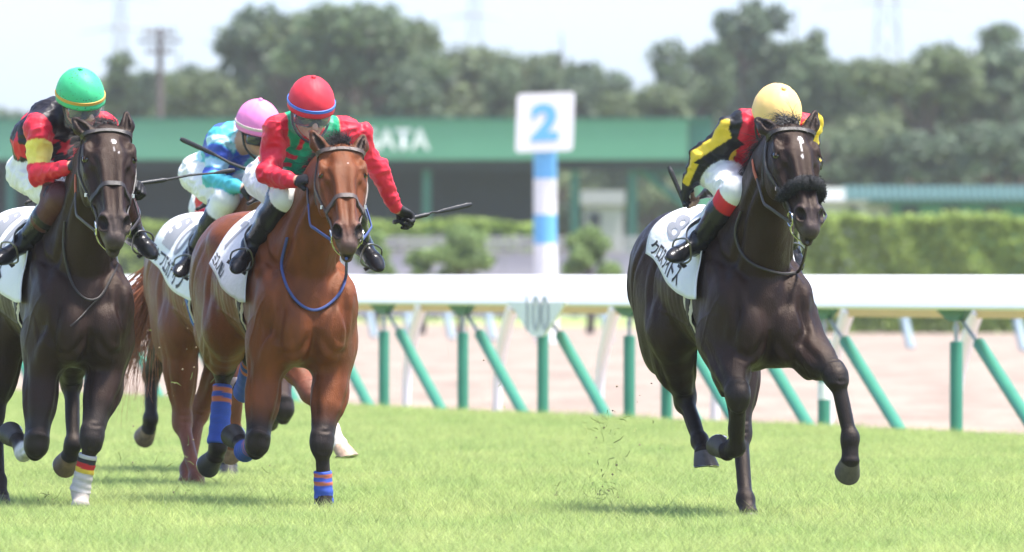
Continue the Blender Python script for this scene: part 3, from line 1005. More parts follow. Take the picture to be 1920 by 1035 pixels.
    for _ in range(3):
        G[1:-1] = (G[:-2] + 2 * G[1:-1] + G[2:]) / 4
        G[:, 1:-1] = (G[:, :-2] + 2 * G[:, 1:-1] + G[:, 2:]) / 4
    V = G.reshape(-1, 3); idx = np.arange(na * nb).reshape(na, nb)
    Q = np.stack([idx[:-1, :-1], idx[1:, :-1], idx[1:, 1:], idx[:-1, 1:]], -1).reshape(-1, 4)
    me = mesh_np('saddle_cloth', V, Q)
    cl = obj('saddle_cloth', me, cfg.get('cloth_mat', CLOTH_W), root)
    so = cl.modifiers.new('thick', 'SOLIDIFY'); so.thickness = .006; so.offset = 1
    GNs = normals_of(V, Q).reshape(na, nb, 3)
    if GNs[na // 2, nb // 2, 2] < 0: GNs = -GNs; so.offset = -1
    H['cloth'] = (G, GNs, s0, s1)
    def on_cloth(a, b, off=.010):
        x = np.clip(a, 0, 1) * (na - 1); y = np.clip((b + 1) / 2, 0, 1) * (nb - 1)
        i, j = min(int(x), na - 2), min(int(y), nb - 2); fx, fy = x - i, y - j
        P = (G[i, j] * (1 - fx) * (1 - fy) + G[i + 1, j] * fx * (1 - fy) + G[i, j + 1] * (1 - fx) * fy + G[i + 1, j + 1] * fx * fy)
        return P + GNs[i, j] * off
    # printed number and name, both flanks
    span = {q[6]: (q[2], q[3]) for q in cfg.get('print', [])}
    chars = []
    for (txt, mat, a0, a1, b0, b1, name, bold) in cfg.get('print', []):
        n_ = len(txt); gap = .10 * (a1 - a0) / n_
        for i_, ch in enumerate(txt):
            w_ = (a1 - a0) / n_
            sl = .30 if (ch == '1' and n_ > 1) else 0
            chars.append((ch, mat, a0 + w_ * i_ + gap * .5 + w_ * sl * .5, a0 + w_ * (i_ + 1) - gap * .5 - w_ * sl * .5, b0, b1, name, bold, i_ / n_, (i_ + 1) / n_))
    for (txt, mat, a0, a1, b0, b1, name, bold, f0, f1) in chars:
        for sd in (-1, 1):
            cu = bpy.data.curves.new('t', 'FONT'); cu.body = txt; cu.resolution_u = 4; cu.offset = bold
            to = bpy.data.objects.new('t', cu); col.objects.link(to)
            dg = bpy.context.evaluated_depsgraph_get()
            tm = bpy.data.meshes.new_from_object(to.evaluated_get(dg))
            bpy.data.objects.remove(to)
            bm = bmesh.new(); bm.from_mesh(tm)
            bmesh.ops.triangulate(bm, faces=bm.faces[:])
            bmesh.ops.subdivide_edges(bm, edges=[e for e in bm.edges if e.calc_length() > .12], cuts=3, use_grid_fill=False)
            bmesh.ops.triangulate(bm, faces=bm.faces[:])
            if len(bm.verts) == 0: bm.free(); continue
            xs = [v.co.x for v in bm.verts]; ys = [v.co.y for v in bm.verts]
            x0, x1, y0, y1 = min(xs), max(xs), min(ys), max(ys)
            for v in bm.verts:
                fx = (v.co.x - x0) / (x1 - x0); fy = (v.co.y - y0) / (y1 - y0)
                a = a0 + (a1 - a0) * fx
                if sd > 0: a = span[name][0] + span[name][1] - a
                b = (b0 + (b1 - b0) * fy) * sd
                v.co = Vector(on_cloth(a, b, .0085))
            tm2 = bpy.data.meshes.new(name); bm.to_mesh(tm2); bm.free()
            obj(name, tm2, mat, cl)
    # --- girth straps round the barrel
    for k, (gs, gm, w) in enumerate(cfg.get('girth', [(-.46, GIRTH_CREAM, .095), (-.46, LEATHER, .035)])):
        pts, nor = [], []
        for ph in range(-180, 181, 6):
            c = A3((gs, 0, 1.15 + dz)); d = A3((0, math.sin(R(ph)), math.cos(R(ph))))
            r = cast(bv, c + d * .7, c, .006 + .007 * k)
            if r and abs(ph) > 60: pts.append((ph, r))
        for sgn in (-1, 1):
            q = [r for ph, r in pts if ph * sgn > 0]
            if len(q) > 3: MB().ribbon([a for a, b in q], [b for a, b in q], w, .005).build('girth', gm, root)
    # --- racing saddle
    S = Sculpt(.010)
    zt = 1.52 + dz
    hit = bv.ray_cast(Vector((-.62, 0, 2.2)), Vector((0, 0, -1)))
    if hit[0]: zt = hit[0].z
    S.cone((-.80, 0, zt + .045), (-.42, 0, zt + .05), .035, .03, .04, 'a', ((0, 1, 0), 1.6))
    S.cone((-.84, 0, zt + .03), (-.76, 0, zt + .03), .022, .028, .04, 'a', ((0, 1, 0), 2.0))
    for sd in (-1, 1):
        S.cone((-.82, sd * .05, zt + .025), (-.80, sd * .12, zt - .01), .014, .012, .03, 'a')
        S.cone((-.50, sd * .06, zt + .03), (-.40, sd * .19, zt - .14), .03, .02, .03, 'a')
    V, Q = S.mesh(1)
    obj('saddle', mesh_np('saddle', V, Q), LEATHER, root)
# ------------------------------------------------------------------ jockeys
SILK = vcol_mat('jockey_clothes', gloss_attr=True, var=0.10, scale=16, bump=0.5, bscale=55, sheen=0.0, spec=0.32)
BLACK_WHIP = simple('whip_leather', (0.02, 0.02, 0.022), 0.4, 0.3, 60, 0.2)
GOGGLE = simple('goggle_lens_dark', (0.012, 0.016, 0.04), 0.08, 0.2, 12, coat=1.0)
GOGGLE_FRAME = simple('goggle_frame', (0.03, 0.03, 0.035), 0.4, 0.2, 12)
DSTEEL = simple('worn_stirrup_steel', (.20, .195, .19), .38, .2, 30, metal=.9)
def clear_mat():
    m, nt, b = nodes_of('clear_visor')
    b.inputs['Base Color'].default_value = (.9, .95, .95, 1); b.inputs['Roughness'].default_value = .06
    b.inputs['Alpha'].default_value = .05; b.inputs['Specular IOR Level'].default_value = .25
    return m
CLEAR = clear_mat()
SKIN = (.52, .30, .21)
WHITE = (.74, .73, .72)
BLK = (.014, .014, .016)
RED = (.62, .022, .045)
GREEN = (.015, .36, .17)
YEL = (.80, .56, .05)
CYAN = (.07, .42, .50)
BLUE = (.06, .11, .50)

def cap_mat(name, c, speckle=0.0, rough=.5):
    m, nt, b = nodes_of(name)
    tc = nd(nt, 'ShaderNodeTexCoord')
    nz = nd(nt, 'ShaderNodeTexNoise'); nz.inputs['Scale'].default_value = 11; nz.inputs['Detail'].default_value = 5
    nt.links.new(tc.outputs['Object'], nz.inputs['Vector'])
    mp = nd(nt, 'ShaderNodeMapRange'); mp.inputs['To Min'].default_value = .88; mp.inputs['To Max'].default_value = 1.12
    nt.links.new(nz.outputs['Fac'], mp.inputs['Value'])
    mx = nd(nt, 'ShaderNodeVectorMath', operation='SCALE'); mx.inputs[0].default_value = c
    nt.links.new(mp.outputs[0], mx.inputs['Scale'])
    if speckle:
        vo = nd(nt, 'ShaderNodeTexVoronoi'); vo.inputs['Scale'].default_value = 75
        nt.links.new(tc.outputs['Object'], vo.inputs['Vector'])
        n3 = nd(nt, 'ShaderNodeTexNoise'); n3.inputs['Scale'].default_value = 14
        nt.links.new(tc.outputs['Object'], n3.inputs['Vector'])
        ad = nd(nt, 'ShaderNodeMath', operation='MULTIPLY_ADD'); ad.inputs[1].default_value = -.55; ad.inputs[2].default_value = speckle
        nt.links.new(n3.outputs['Fac'], ad.inputs[0])
        lt = nd(nt, 'ShaderNodeMath', operation='LESS_THAN')
        nt.links.new(vo.outputs['Distance'], lt.inputs[0]); nt.links.new(ad.outputs[0], lt.inputs[1])
        mc = nd(nt, 'ShaderNodeMix', data_type='RGBA')
        mc.inputs['B'].default_value = (.05, .045, .03, 1)
        nt.links.new(lt.outputs[0], mc.inputs['Factor']); nt.links.new(mx.outputs[0], mc.inputs['A'])
        nt.links.new(mc.outputs['Result'], b.inputs['Base Color'])
    else: nt.links.new(mx.outputs[0], b.inputs['Base Color'])
    b.inputs['Roughness'].default_value = rough + .18; b.inputs['Specular IOR Level'].default_value = .28
    bp = nd(nt, 'ShaderNodeBump'); bp.inputs['Strength'].default_value = .35; bp.inputs['Distance'].default_value = .006
    nt.links.new(nz.outputs['Fac'], bp.inputs['Height']); nt.links.new(bp.outputs[0], b.inputs['Normal'])
    return m

def hand_sculpt(S, W, d, pn, side, tagp, curl=(65, 75, 40), finger_skin=False):
    """W wrist, d towards the knuckles, pn out of the palm; a closed, slightly unequal fist"""
    d = unit(d); pn = unit(A3(pn) - d * (A3(pn) @ d)); ac = np.cross(d, pn) * side
    S.cone(W, W + d * .03, .026, .030, .015, tagp, (pn, .75))
    S.ell(W + d * .055, (.042, .040, .019), (d, ac, pn), .014, tagp)
    lens = [(.040, .026, .021), (.044, .029, .022), (.041, .027, .021), (.033, .021, .018)]
    for i, q in enumerate((.030, .010, -.010, -.029)):
        p = W + d * (.088 - .004 * abs(i - 1)) + ac * q
        dirv = d; up_ = pn
        ang = 0
        for j, L in enumerate(lens[i]):
            ang += R(curl[j] + (i - 1.5) * 4)
            dv = d * math.cos(ang) + pn * math.sin(ang) + ac * (.02 * (1.5 - i))
            e = p + unit(dv) * L
            S.cone(p, e, .0102 - .0007 * j, .0096 - .0007 * j, .006, tagp + ('f' if j >= 1 and finger_skin else ''))
            p = e
    t0 = W + d * .030 + ac * .030 + pn * .006
    t1 = t0 + d * .030 + ac * .016 + pn * .022
    t2 = t1 + d * .028 - ac * .010 + pn * .014
    S.cone(t0, t1, .0135, .0115, .010, tagp); S.cone(t1, t2, .0112, .0095, .006, tagp + ('f' if finger_skin else ''))

def make_jockey(H, J):
    fr = H['fr']
    P = {k: (fr.J(*v) if len(v) == 3 else A3(v[:3])) for k, v in J['pts'].items()}
    root = empty('jockey', fr.base, fr.rz)
    tag(root, J['label'], 'person', 'jockeys riding the racehorses')
    S = Sculpt(J.get('voxel', .0055))
    pel, nb, hc = P['pelvis'], P['neck'], P['head']
    sp = unit(nb - pel)                                   # spine, towards the head
    lat = unit(P['Lsh'] - P['Rsh']); lat = unit(lat - sp * (lat @ sp))
    bk = np.cross(sp, lat); bk = bk if bk[2] > 0 else -bk   # out of the back
    L = float(np.linalg.norm(nb - pel))
    if J.get('debug'): print(J['label'][:20], 'torso', round(L, 2))
    S.ell(pel, (.112, .142, .100), (sp, lat, bk), .05, 'pel')
    S.ell(lerp(pel, nb, .30) + bk * .012, (.14, .132, .098), (sp, lat, bk), .06, 'tor')
    S.ell(lerp(pel, nb, .66) + bk * .018, (.165, .164, .118), (sp, lat, bk), .06, 'tor')
    for u_, v_, s_, r_ in J.get('bulk', []): S.ell(fr.J(u_, v_, s_), (r_, r_, r_ * .95), None, .08, 'tor')
    S.ell(lerp(pel, nb, .88) + bk * .02, (.085, .150, .085), (sp, lat, bk), .05, 'tor')
    for q in ('Rsh', 'Lsh'):
        S.cone(lerp(nb, P[q], .25) + bk * .005 - sp * .03, P[q], .070, .066, .05, 'tor')
    hu, hf = unit(J['hup']), A3(J['hfw']); hf = unit(hf - hu * (hf @ hu)); hl = np.cross(hu, hf)
    S.cone(nb - sp * .02, hc - hu * .05 - hf * .015, .060, .052, .03, 'neck')
    # arms
    for q, sd in (('R', -1), ('L', 1)):
        sh, el, wr, ha = P[q + 'sh'], P[q + 'el'], P[q + 'wr'], P[q + 'ha']
        if J.get('debug'): print('  arm', q, round(float(np.linalg.norm(el - sh)), 2), round(float(np.linalg.norm(wr - el)), 2), round(float(np.linalg.norm(ha - wr)), 2))
        S.ell(sh, (.070, .066, .066), None, .04, q + 'U')
        S.cone(sh, el, .064, .052, .03, q + 'U')
        S.ell(lerp(sh, el, .45), (.09, .060, .060), (unit(el - sh), hl, hf), .03, q + 'U')
        S.cone(el, lerp(el, wr, .8), .052, .040, .025, q + 'L')
        S.cone(lerp(el, wr, .78), wr, .039, .031, .012, q + 'C')
        S.cone(wr, lerp(wr, ha, .15), .026, .026, .01, q + 'W')
        hd = unit(ha - wr)
        pn = J.get(q + 'palm', (0.2, -sd * .5, -.8))
        hand_sculpt(S, wr + hd * .012, hd, pn, sd, q + 'H', J.get(q + 'curl', (65, 75, 40)), J.get('fingerless', False))
    # legs
    for q, sd in (('R', -1), ('L', 1)):
        kn, an, toe = P[q + 'kn'], P[q + 'an'], P[q + 'toe']
        hip = P[q + 'hip'] if q + 'hip' in P else pel + lat * sd * .085 - sp * .015 - bk * .02
        if J.get('debug'): print('  leg', q, round(float(np.linalg.norm(kn - hip)), 2), round(float(np.linalg.norm(an - kn)), 2), round(float(np.linalg.norm(toe - an)), 2))
        S.cone(hip, lerp(hip, kn, .6), .100, .084, .05, q + 'T')
        S.cone(lerp(hip, kn, .55), kn, .088, .066, .03, q + 'T2')
        S.ell(kn, (.068, .066, .066), None, .025, q + 'K')
        bt = J.get('boot_top', .16)
        S.cone(kn, lerp(kn, an, bt), .066, .064, .02, q + 'K')
        a2 = lerp(kn, an, bt)
        S.cone(a2, lerp(kn, an, .45), .0665, .064, .010, q + 'B')
        S.ell(lerp(kn, an, .36) - unit(toe - an) * .014, (.12, .054, .056), (unit(an - kn), hl, hf), .02, q + 'B')
        S.cone(lerp(kn, an, .45), an, .063, .048, .02, q + 'B')
        fd = unit(toe - an); sh_d = unit(an - kn)
        fl = float(np.linalg.norm(toe - an))
        hee = an + sh_d * .052 - fd * .030
        sw = unit(np.cross(fd, sh_d))
        S.cone(an, hee, .047, .038, .02, q + 'F')
        S.cone(an + sh_d * .012, toe - fd * .06, .048, .030, .03, q + 'F', (sw, .95))
        S.cone(hee, toe - fd * .06 + sh_d * .018, .032, .033, .02, q + 'F')
        S.ell(toe - fd * .060 + sh_d * .012, (.078, .042, .030), (fd, sw, sh_d), .02, q + 'F')
        S.cone(hee + sh_d * .022, hee + sh_d * .034 + fd * .01, .026, .025, .008, q + 'F')
    # head and face
    S.ell(hc + hu * .015, (.078, .098, .105), (hl, hf, hu), .03, 'skin')
    S.ell(hc + hf * .030 - hu * .052, (.056, .064, .062), (hl, hf, hu), .03, 'skin')
    S.cone(hc + hf * .094 + hu * .004, hc + hf * .116 - hu * .030, .010, .015, .012, 'skin')
    S.ell(hc + hf * .090 - hu * .060, (.026, .013, .010), (hl, hf, hu), .008, 'lip')
    S.cone(hc + hf * .104 - hu * .061 - hl * .02, hc + hf * .104 - hu * .061 + hl * .02, .0035, .0035, .004, 'lip', None, True)
    S.ell(hc + hf * .080 - hu * .092, (.026, .022, .018), (hl, hf, hu), .02, 'skin')
    for sd in (-1, 1):
        S.ell(hc + hl * sd * .078 - hu * .015, (.010, .020, .032), (hl, hf, hu), .008, 'skin')
        S.ell(hc + hf * .086 + hl * sd * .033 + hu * .006, (.018, .012, .010), (hl, hf, hu), .01, 'lid', True)
        S.ell(hc + hf * .072 + hl * sd * .045 - hu * .028, (.022, .02, .02), (hl, hf, hu), .02, 'skin')
    V, Q = S.mesh(1)
    tg, tt = S.tags(V)
    N = normals_of(V, Q)
    # folds of silk and breeches
    amp = np.zeros(len(V))
    for t_, a in (('tor', .0055), ('pel', .006), ('RU', .005), ('LU', .005), ('RL', .005), ('LL', .005), ('RT', .0055), ('LT', .0055), ('RT2', .0055), ('LT2', .0055)):
        amp[tg == t_] = a
    amp = smooth_v(amp[:, None], Q, 4, .6)[:, 0]
    fold = .9 * vnoise(V * A3((1, 1, 1.5)), 26, 21) + 1.3 * (.32 - np.abs(vnoise(V * A3((1, .8, 1.4)), 44, 22)) * 2.2) + .5 * (.3 - np.abs(vnoise(V, 85, 23)) * 2.2)
    for q in 'RL':
        m = np.isin(tg, [q + 'U', q + 'L'])
        el = P[q + 'el']; ax_ = unit(P[q + 'wr'] - P[q + 'sh'])
        d = np.linalg.norm(V - el, axis=1)
        cr = np.sin((V @ ax_) * 120 + 5.5 * vnoise(V, 20, 31)) * np.exp(-(d / .09) ** 2)
        fold = fold + m * cr * .7
        m2 = np.isin(tg, [q + 'F', q + 'B'])
        da = np.linalg.norm(V - P[q + 'an'], axis=1)
        crk = np.sin((V @ unit(P[q + 'an'] - P[q + 'kn'])) * 150 + vnoise(V, 40, 33) * 2.5) * np.exp(-(da / .06) ** 2)
        V = V + N * (m2 * crk * .0035)[:, None]
    V = V + N * (amp * fold)[:, None]
    # colours
    C = np.zeros((len(V), 4)); C[:, :3] = J.get('silk', RED); C[:, 3] = .42
    la, lb_ = (V - pel) @ lat, (V - pel) @ bk
    ls = ((V - pel) @ sp) / L
    def setc(m, c, r): C[m, :3] = c; C[m, 3] = r
    pant = np.isin(tg, ['pel', 'RT', 'LT', 'RT2', 'LT2', 'RK', 'LK'])
    setc(pant, J.get('pants', WHITE), .62)
    shirt = np.isin(tg, ['tor', 'RU', 'LU', 'RL', 'LL', 'RC', 'LC'])
    shirt = (tg == 'pel') & (ls > J.get('hem', .10))
    setc(shirt, J.get('silk', RED), .42)
    J['paint'](dict(V=V, tg=tg, tt=tt, la=la, lb=lb_, ls=ls, setc=setc, P=P, N=N, lat=lat, bk=bk, sp=sp))
    for q in 'RL':
        setc(np.isin(tg, [q + 'B']), J.get('boot', BLK), .26)
        if 'boot_upper' in J:
            setc((tg == q + 'B') & (tt < .8) & (np.linalg.norm(V - P[q + 'kn'], axis=1) < .21), J['boot_upper'], .55)
            dk = np.linalg.norm(V - P[q + 'kn'], axis=1)
            setc((tg == q + 'K') | (np.isin(tg, [q + 'T2', q + 'T']) & (dk < .115)), J['boot_upper'], .55)
        setc(tg == q + 'F', J.get('boot', BLK), .24)
        if 'cuff' in J:
            ck = (V - P[q + 'kn']) @ unit(P[q + 'an'] - P[q + 'kn'])
            setc(np.isin(tg, [q + 'K', q + 'B']) & (ck > .030) & (ck < .105), J['cuff'], .6)
        setc(tg == q + 'H', BLK, .55); setc(tg == q + 'W', J.get('wrist', SKIN), .5)
        setc(tg == q + 'Hf', SKIN, .45)
    setc(np.isin(tg, ['skin', 'neck']), SKIN, .45); setc(tg == 'lip', (.42, .16, .13), .4); setc(tg == 'lid', (.20, .11, .08), .45)
    setc((tg == 'neck'), J.get('collar', WHITE), .6)
    C[np.isin(tg, ['tor', 'RU', 'LU', 'RL', 'LL', 'RC', 'LC', 'pel']), 3] += .10
    C = smooth_v(C, Q, 1, .35)
    me = mesh_np('body', V, Q); set_col(me, C)
    obj('body', me, SILK, root)
    # ---- helmet with fabric cap: dome, band, button, brim
    ra, rb, rc = .114, .136, .136
    hk = hc + hu * .050
    n1, n2 = 48, 22
    VV, FF = [], []
    for i in range(n2 + 1):
        th = R(2 + (99 - 2) * i / n2)
        for k in range(n1):
            ph = 2 * math.pi * k / n1
            low = th
            front = max(0, math.cos(ph))
            seam = 1 - .013 * max(0, 1 - abs(((ph / (math.pi / 3) + .5) % 1) - .5) * 2 * 6) if i > 1 else 1
            wr_ = 1 + .004 * math.sin(k * 1.3 + i * .6) * (i / n2) + .003 * math.sin(k * .9 - i * 1.1)
            flare = 1 + .055 * max(0, (i - n2 * .86) / (n2 * .14)) * (.35 + .65 * front)
            r = seam * wr_ * flare
            VV.append(hk + (hf * rb * math.cos(ph) + hl * ra * math.sin(ph)) * math.sin(low) * r + hu * rc * math.cos(low) * r)
    for i in range(n2):
        for k in range(n1): FF.append([i * n1 + k, (i + 1) * n1 + k, (i + 1) * n1 + (k + 1) % n1, i * n1 + (k + 1) % n1])
    FF.append(list(range(n1)))
    me = mesh_np('helmet', VV, FF)
    he = obj('helmet', me, J['cap'], root)
    so = he.modifiers.new('t', 'SOLIDIFY'); so.thickness = .006; so.offset = -1
    mb = MB()
    mb.tube([hk + hu * (rc - .002), hk + hu * (rc + .004), hk + hu * (rc + .009), hk + hu * (rc + .011)], [.012, .012, .009, .003], 12); mb.build('cap_button', J['cap'], he)
    if 'band' in J:
        pts, nor = [], []
        for k in range(65):
            ph = -2.2 + 4.4 * k / 64
            dvec = hf * rb * math.cos(ph) + hl * ra * math.sin(ph)
            p_ = hk + dvec * math.sin(R(86)) * 1.012 + hu * rc * math.cos(R(86)) * 1.01
            pts.append(p_); nor.append(unit(dvec))
        MB().ribbon(pts, nor, .016, .003).build('cap_band', J['band'], he)
    # chin strap
    pts = [hk + hl * .1 - hu * .01, hc + hl * .084 + hf * .03 - hu * .06, hc + hl * .03 + hf * .07 - hu * .118, hc - hl * .03 + hf * .07 - hu * .118, hc - hl * .084 + hf * .03 - hu * .06, hk - hl * .1 - hu * .01]
    MB().tube([tuple(q) for q in crom(pts, 24)], .006, 6).build('chin_strap', GOGGLE_FRAME, he)
    # goggles
    g = empty('goggles', (0, 0, 0), 0, root)
    def shell(name, up0, up1, grow, mat, sweep=1.15, drop=0.0, parent=g):
        n, m = 28, 6
        VV, FF = [], []
        for j in range(m + 1):
            z = up0 + (up1 - up0) * j / m
            for k in range(n + 1):
                ph = -sweep + 2 * sweep * k / n
                nose = drop * math.exp(-(ph / .16) ** 2) * (1 - j / m)
                rr = grow + .006 * math.sin(math.pi * j / m)
                VV.append(hc + hu * (z + nose) + hf * (.098 + rr) * math.cos(ph) + hl * (.084 + rr) * math.sin(ph))
        for j in range(m):
            for k in range(n): FF.append([j * (n + 1) + k, j * (n + 1) + k + 1, (j + 1) * (n + 1) + k + 1, (j + 1) * (n + 1) + k])
        o = obj(name, mesh_np(name, VV, FF), mat, parent)
        s = o.modifiers.new('t', 'SOLIDIFY'); s.thickness = .002
        return o
    shell('lens', -.034, .022, .012, GOGGLE, 1.15, .018)
    shell('strap', .000, .018, .002, GOGGLE_FRAME, 1.9)
    if J.get('visor'): shell('clear_visor', -.080, .020, .026, CLEAR, 1.25)
    # ---- stirrups
    for q, sd in (('R', -1), ('L', 1)):
        an, toe = P[q + 'an'], P[q + 'toe']; kn = P[q + 'kn']
        fd = unit(toe - an); shd = unit(an - kn)
        ball = toe - fd * .085 + shd * .02
        side = unit(np.cross(fd, shd)); upv = -unit(shd - fd * (shd @ fd))
        st = empty('stirrup', (0, 0, 0), 0, H['root'])
        loop = []
        for k in range(25):
            a = 2 * math.pi * k / 24
            loop.append(ball + side * .060 * math.sin(a) * (1.0 if math.cos(a) < 0 else 1 - .35 * math.cos(a)) + upv * (.030 + .078 * math.cos(a)))
        MB().tube([tuple(p_) for p_ in loop], .0048, 7, cap=False).build('iron', DSTEEL, st)
        MB().tube([tuple(ball + side * .055 - upv * .040), tuple(ball - side * .055 - upv * .040)], .013, 8, flat=(tuple(upv), .5)).build('tread', LEATHER, st)
        topp = ball + upv * .090
        anchor = A3((-.52, sd * .10, 1.50 + H['dz']))
        mid = lerp(topp, anchor, .5) + A3((0, sd * .055, 0))
        MB().tube([tuple(p_) for p_ in crom([topp, mid, anchor], 12)], .010, 6, flat=((0, 1, 0), .35)).build('leather', LEATHER, st)
    return P

def make_whip(name_label, a, b, fr, flap=.16, r=.0065, fr_=.62):
    """a handle end, b flap end, in world metres; handle knob, tapering shaft, flat flap"""
    a, b = A3(a), A3(b)
    w = empty('riding_whip', Vector(a)); tag(w, name_label, 'whip', 'whips held by the jockeys')
    d = unit(b - a); L = float(np.linalg.norm(b - a))
    z = A3((0, 0, 0))
    MB().tube([z, d * .012, d * .02, d * .05, d * .17, d * .18, d * .20], [.008, .014, .011, .0105, .0115, .0125, .008], 10).build('handle', BLACK_WHIP, w)
    e = L - flap
    bend = unit(np.cross(d, (0, 1, 0))) * .010
    MB().tube([d * .19, d * (.19 + e) / 2 + bend * .6, d * e], [r, r * .85, r * .7], 8).build('shaft', BLACK_WHIP, w)
    mb = MB()
    fl = (tuple(unit(np.cross(d, np.cross(d, A3((0, 0, 1)))))), 1.0)
    pts = [d * (e - .01), d * (e + .03) , d * (e + flap * .5), d * (L - .02), d * L]
    mb.tube([tuple(p) for p in pts], [r * .8, .016 * fr_, .019 * fr_, .020 * fr_, .013 * fr_], 10, flat=((0, 1, 0), .35))
    mb.build('flap', BLACK_WHIP, w)
    return w
# ------------------------------------------------------------------ the field: five horses and their riders
BL, OR = (.045, .10, .48), (.62, .17, .09)
DARKBROWN = (.0165, .0080, .0062)
BROWN2 = (.0190, .0098, .0078)
BAY = (.155, .044, .0140)
CHEST = (.140, .042, .018)
BLUEWRAP = [(0, 1, BL), (.05, .13, OR), (.22, .30, OR)]

horse_cfgs = {}
horse_cfgs['D'] = dict(u0=1436, Y0=53.0, coat=DARKBROWN, points=(.011, .009, .009), blackup=.3, muzzle=(.050, .038, .040),
    label='dark brown racehorse with a black sheepskin noseband, well clear of the others',
    poll=(1478, 246, .34), chin=(1523, 446, .68), roll=-3, earR=(1415, 221, .27), earL=(1529, 206, .34),
    fL=dict(E=(-.10, .175, .93), K=(1568, 706, .22), F=(1594, 822, .30), C=(1594, 864, .31), dn=(-.88, 0, -.45), fw=(.45, .03, -.89), hoof=(.075, .06, .052)),
    fR=dict(K=(1384, 742, .12), F=(1380, 838, -.06), C=(1362, 846, -.12), dn=(-.80, .15, .45), fw=(-.35, -.85, -.25), hoof=(.06, .05, .045)),
    hR=dict(K=(1284, 748, -1.20), F=(1312, 826, -.98), C=(1319, 848, -.92), dn=(.12, .02, -1), fw=(1, .1, .1), hoof=(.07, .06, .055)),
    hL=dict(K=(1388, 812, -.85), F=(1398, 936, -.62), C=(1404, 964, -.56), dn=(.1, 0, -1), fw=(1, 0, .1), hoof=(.10, .08, .07)),
    star=[(.105, .012, .024, .014, 1), (.148, .006, .030, .006, .9), (.200, .002, .014, .005, .7)],
    fleece=True, cloth_s=(-1.10, -.34), cloth_th=(60, 108), strap=LEATHER, reinR=(1414, 288, .06), reinL=(1512, 335, .06), grip_mat=RUBBER_OR, forelock=(-.55, -.25, .55), forelen=.14,
    manedir=(-.7, -.75, .25), manelen=.17,
    loops=[('neck_rein', LEATHER, .0075, [(1392, 395), (1380, 440), (1400, 485), (1440, 506), (1480, 515), (1505, 508), (1518, 480), (1514, 452)])],
    print=[('8', INK_GREY, .08, .38, .60, .24, 'numeral', .02), ('クロスライトス', INK_BLACK, .04, .74, .95, .74, 'name_character', .025)])

horse_cfgs['B'] = dict(u0=583, Y0=55.3, coat=BAY, points=(.020, .016, .016), blackup=.25, muzzle=(.075, .055, .052),
    label='bright bay racehorse with black lower legs and blue and orange leg bandages',
    poll=(637, 283, .34), chin=(654, 476, .70), roll=0, earR=(583, 244, .35), earL=(682, 252, .35),
    fL=dict(E=(-.17, .165, .86), K=(603, 832, .03), F=(607, 934, .00), C=(607, 968, .05), bandage=(BLUEWRAP, .50, 1.34, .036, .042)),
    fR=dict(E=(-.19, -.165, .86), K=(482, 832, -.06), F=(459, 845, -.34), C=(450, 828, -.42), dn=(-.92, .15, .25), fw=(-.15, -.85, .30), bandage=(BLUEWRAP, .25, 1.02, .040, .044)),
    hR=dict(S=(-1.04, -.20, .93), K=(420, 690, -1.36), F=(409, 836, -1.30), C=(403, 856, -1.34), dn=(-.93, -.2, -.30), fw=(.05, -.35, -.93), bandage=(BLUEWRAP, .22, .98, .040, .046)),
    hL=dict(S=(-1.04, .20, .93), K=(474, 665, -1.32), F=(458, 738, -1.62), C=(447, 728, -1.70), dn=(-.5, -.3, .8), fw=(-.7, -.5, -.3), hoof=(.5, .38, .3), bandage=(BLUEWRAP, .1, 1.0, .040, .046)),
    star=[(.135, .022, .004, .004, .8)], strap=LEATHER_BR, rein_mat=WEB_BLUE, grip_mat=LEATHER, reinR=(578, 342, .12), reinL=(672, 345, .1),
    forelock=(-.35, -.1, .75), forelen=.10, manedir=(-.5, -.5, .6), manelen=.12,
        loops=[('breast_strap', WEB_BLUE, .0075, [(540, 445), (528, 500), (540, 545), (565, 575), (595, 582), (625, 565), (645, 530), (650, 482)])],
    cloth_s=(-.98, -.34), cloth_th=(72, 112), print=[('7', INK_GREY, .10, .42, .66, .24, 'numeral', .02), ('ミスノーシ', INK_BLACK, .03, .50, .95, .78, 'name_character', .025)])

